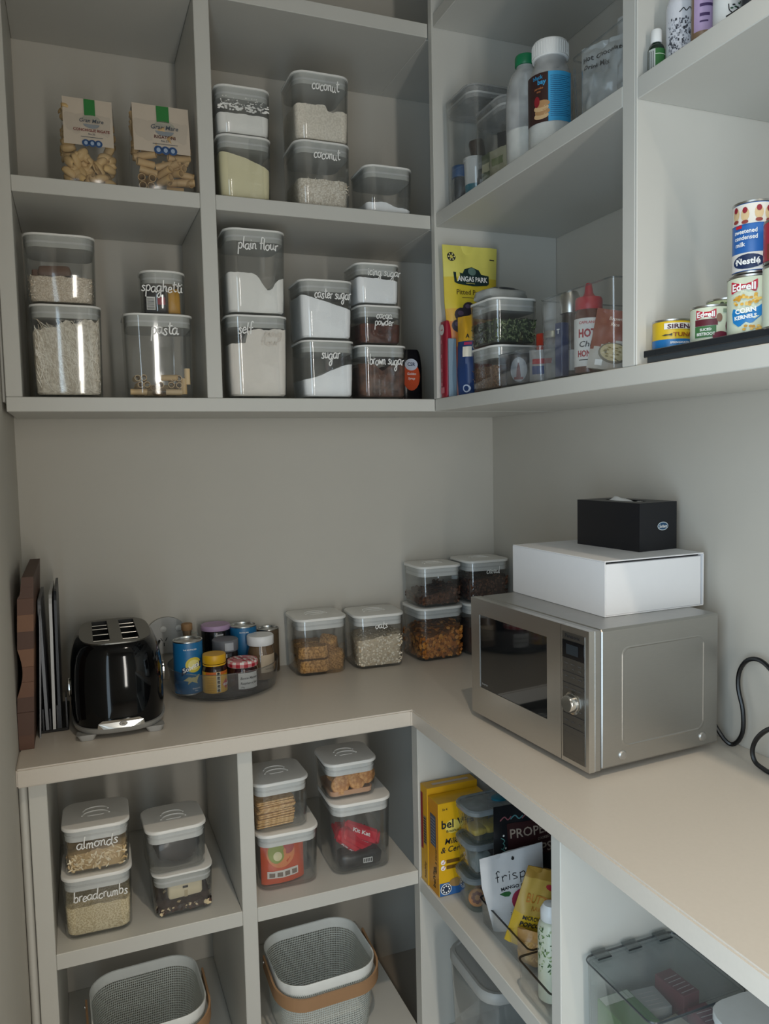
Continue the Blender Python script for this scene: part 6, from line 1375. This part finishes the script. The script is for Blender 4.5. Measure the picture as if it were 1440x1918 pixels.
# bay beyond the divider: hinged acrylic bin
t = thing('hinged_bin', 'clear acrylic bin with a hinged grey lid under the right worktop', 'bin', (.940, -1.120, -.3952)); w, d, h = .176, .158, .152
b = MB(); r = .012; th = .0025; b.loft([rr(w - .008, d - .008, r, 0), rr(w - .004, d - .004, r, .003), rr(w, d, r, h - .008), rr(w - 2 * th, d - 2 * th, r - th, h - .008), rr(w - .004 - 2 * th, d - .004 - 2 * th, r - th, .006), rr(w * .5, d * .5, r, .005)], clear('acrylic_box', (.93, .945, .945), (.6, .64, .65), .05)); obj('tub', b, t)
b = MB(); b.loft([rr(w + .003, d + .003, r + .001, h - .0075), rr(w + .004, d + .004, r + .002, h - .006), rr(w + .004, d + .004, r + .002, h - .001), rr(w + .001, d + .001, r, h), rr(w - .006, d - .006, r - .002, h), rr(w - .0075, d - .0075, r - .003, h - .0015)], clear('hinged_lid', (.84, .86, .87), (.34, .36, .37), .06, (.5, .52, .53))); ld_ = obj('lid', b, t, label='clear grey hinged lid')
b = MB(); b.loft([rr(w + .0043, d + .0043, r + .002, h - .0056), rr(w + .0058, d + .0058, r + .002, h - .0038), rr(w + .0043, d + .0043, r + .002, h - .0018)], C('#3c4042', .3), False, False); obj('lid_edge', b, ld_, label='dark lid edge')
for x in (-.062, -.002, .060):
    b = MB(); b.box(x - .013, x + .013, d / 2 - .016, d / 2 + .003, h + .0002, h + .0032, CLEARD, .001); b.box(x - .013, x + .013, d / 2 - .018, d / 2 - .016, h + .0001, h + .0016, C('#2e3234', .3)); b.tube([(x - .013, d / 2 + .001, h + .002), (x + .013, d / 2 + .001, h + .002)], .0022, CLEARD, 8); obj('hinge', b, ld_)
zt = -.3952 + .0064
for lb_, x, y, sx, sy, sz, colr, rz in (('green tea box with a pale top edge inside the hinged bin', .893, -1.117, .058, .12, .082, '#3f7a32', 0), ('white tea box with round brown pictures inside the hinged bin', .952, -1.15, .05, .07, .064, '#a8a08c', 8), ('crimson packet standing at the back of the hinged bin', .9965, -1.087, .034, .062, .092, '#86424a', 4), ('pale grey packet in the middle of the hinged bin', .948, -1.082, .046, .05, .075, '#b3b3b0', -6), ('dark red packet at the near right of the hinged bin', .9985, -1.157, .034, .062, .080, '#7a3640', -3)):
    t = thing('tea_box', lb_, 'box', (x, y, zt), rz, 'packets in the hinged bin'); b = MB(); b.box(-sx / 2, sx / 2, -sy / 2, sy / 2, 0, sz, C(colr, .4), .001); obj('carton', b, t); b = MB(); M = Mtop(sz)
    if 'green' in lb_: drect(b, M, -sx / 2 + .002, sy / 2 - .02, sx / 2 - .002, sy / 2 - .002, C('#c9d0c0'), .0004); drect(b, Mfront(-sy / 2), -sx / 2 + .002, sz - .014, sx / 2 - .002, sz - .002, C('#d0d6cc'), .0004); dtext(b, Mfront(-sy / 2), 'PURE GREEN TEA', 0, sz - .0105, .006, INK, .0008, w=.048)
    elif 'round' in lb_:
        for q in range(2): dell(b, M, -.012 + .024 * q, -.012 + .01 * q, .011, .011, C('#7a6a4a'), .0004); dell(b, M, -.012 + .024 * q, -.012 + .01 * q, .008, .008, C('#a89a74'), .0008)
    elif 'ed' in lb_: [drect(b, M, -.014, -.024 + .009 * q, .013, -.0225 + .009 * q, C('#d9c9c6'), .0004, 1, 1) for q in range(5)]
    if b.v: obj('printed_label', b, t)
t = thing('white_tub', 'white rounded tub right of the hinged bin, cut by the frame', 'tub', (.985, -1.262, -.3952)); b = MB(); b.loft([rr(.098, .086, .03, 0), rr(.104, .092, .034, .004), rr(.11, .098, .036, .150), rr(.106, .094, .034, .150), rr(.10, .088, .032, .006)], C('#c4c6c4', .4)); obj('tub', b, t)
b = MB(); b.loft([rr(.111, .099, .037, .1505), rr(.115, .103, .039, .152), rr(.115, .103, .039, .160), rr(.111, .099, .037, .162)], C('#c9cbca', .4)); obj('lid', b, t)
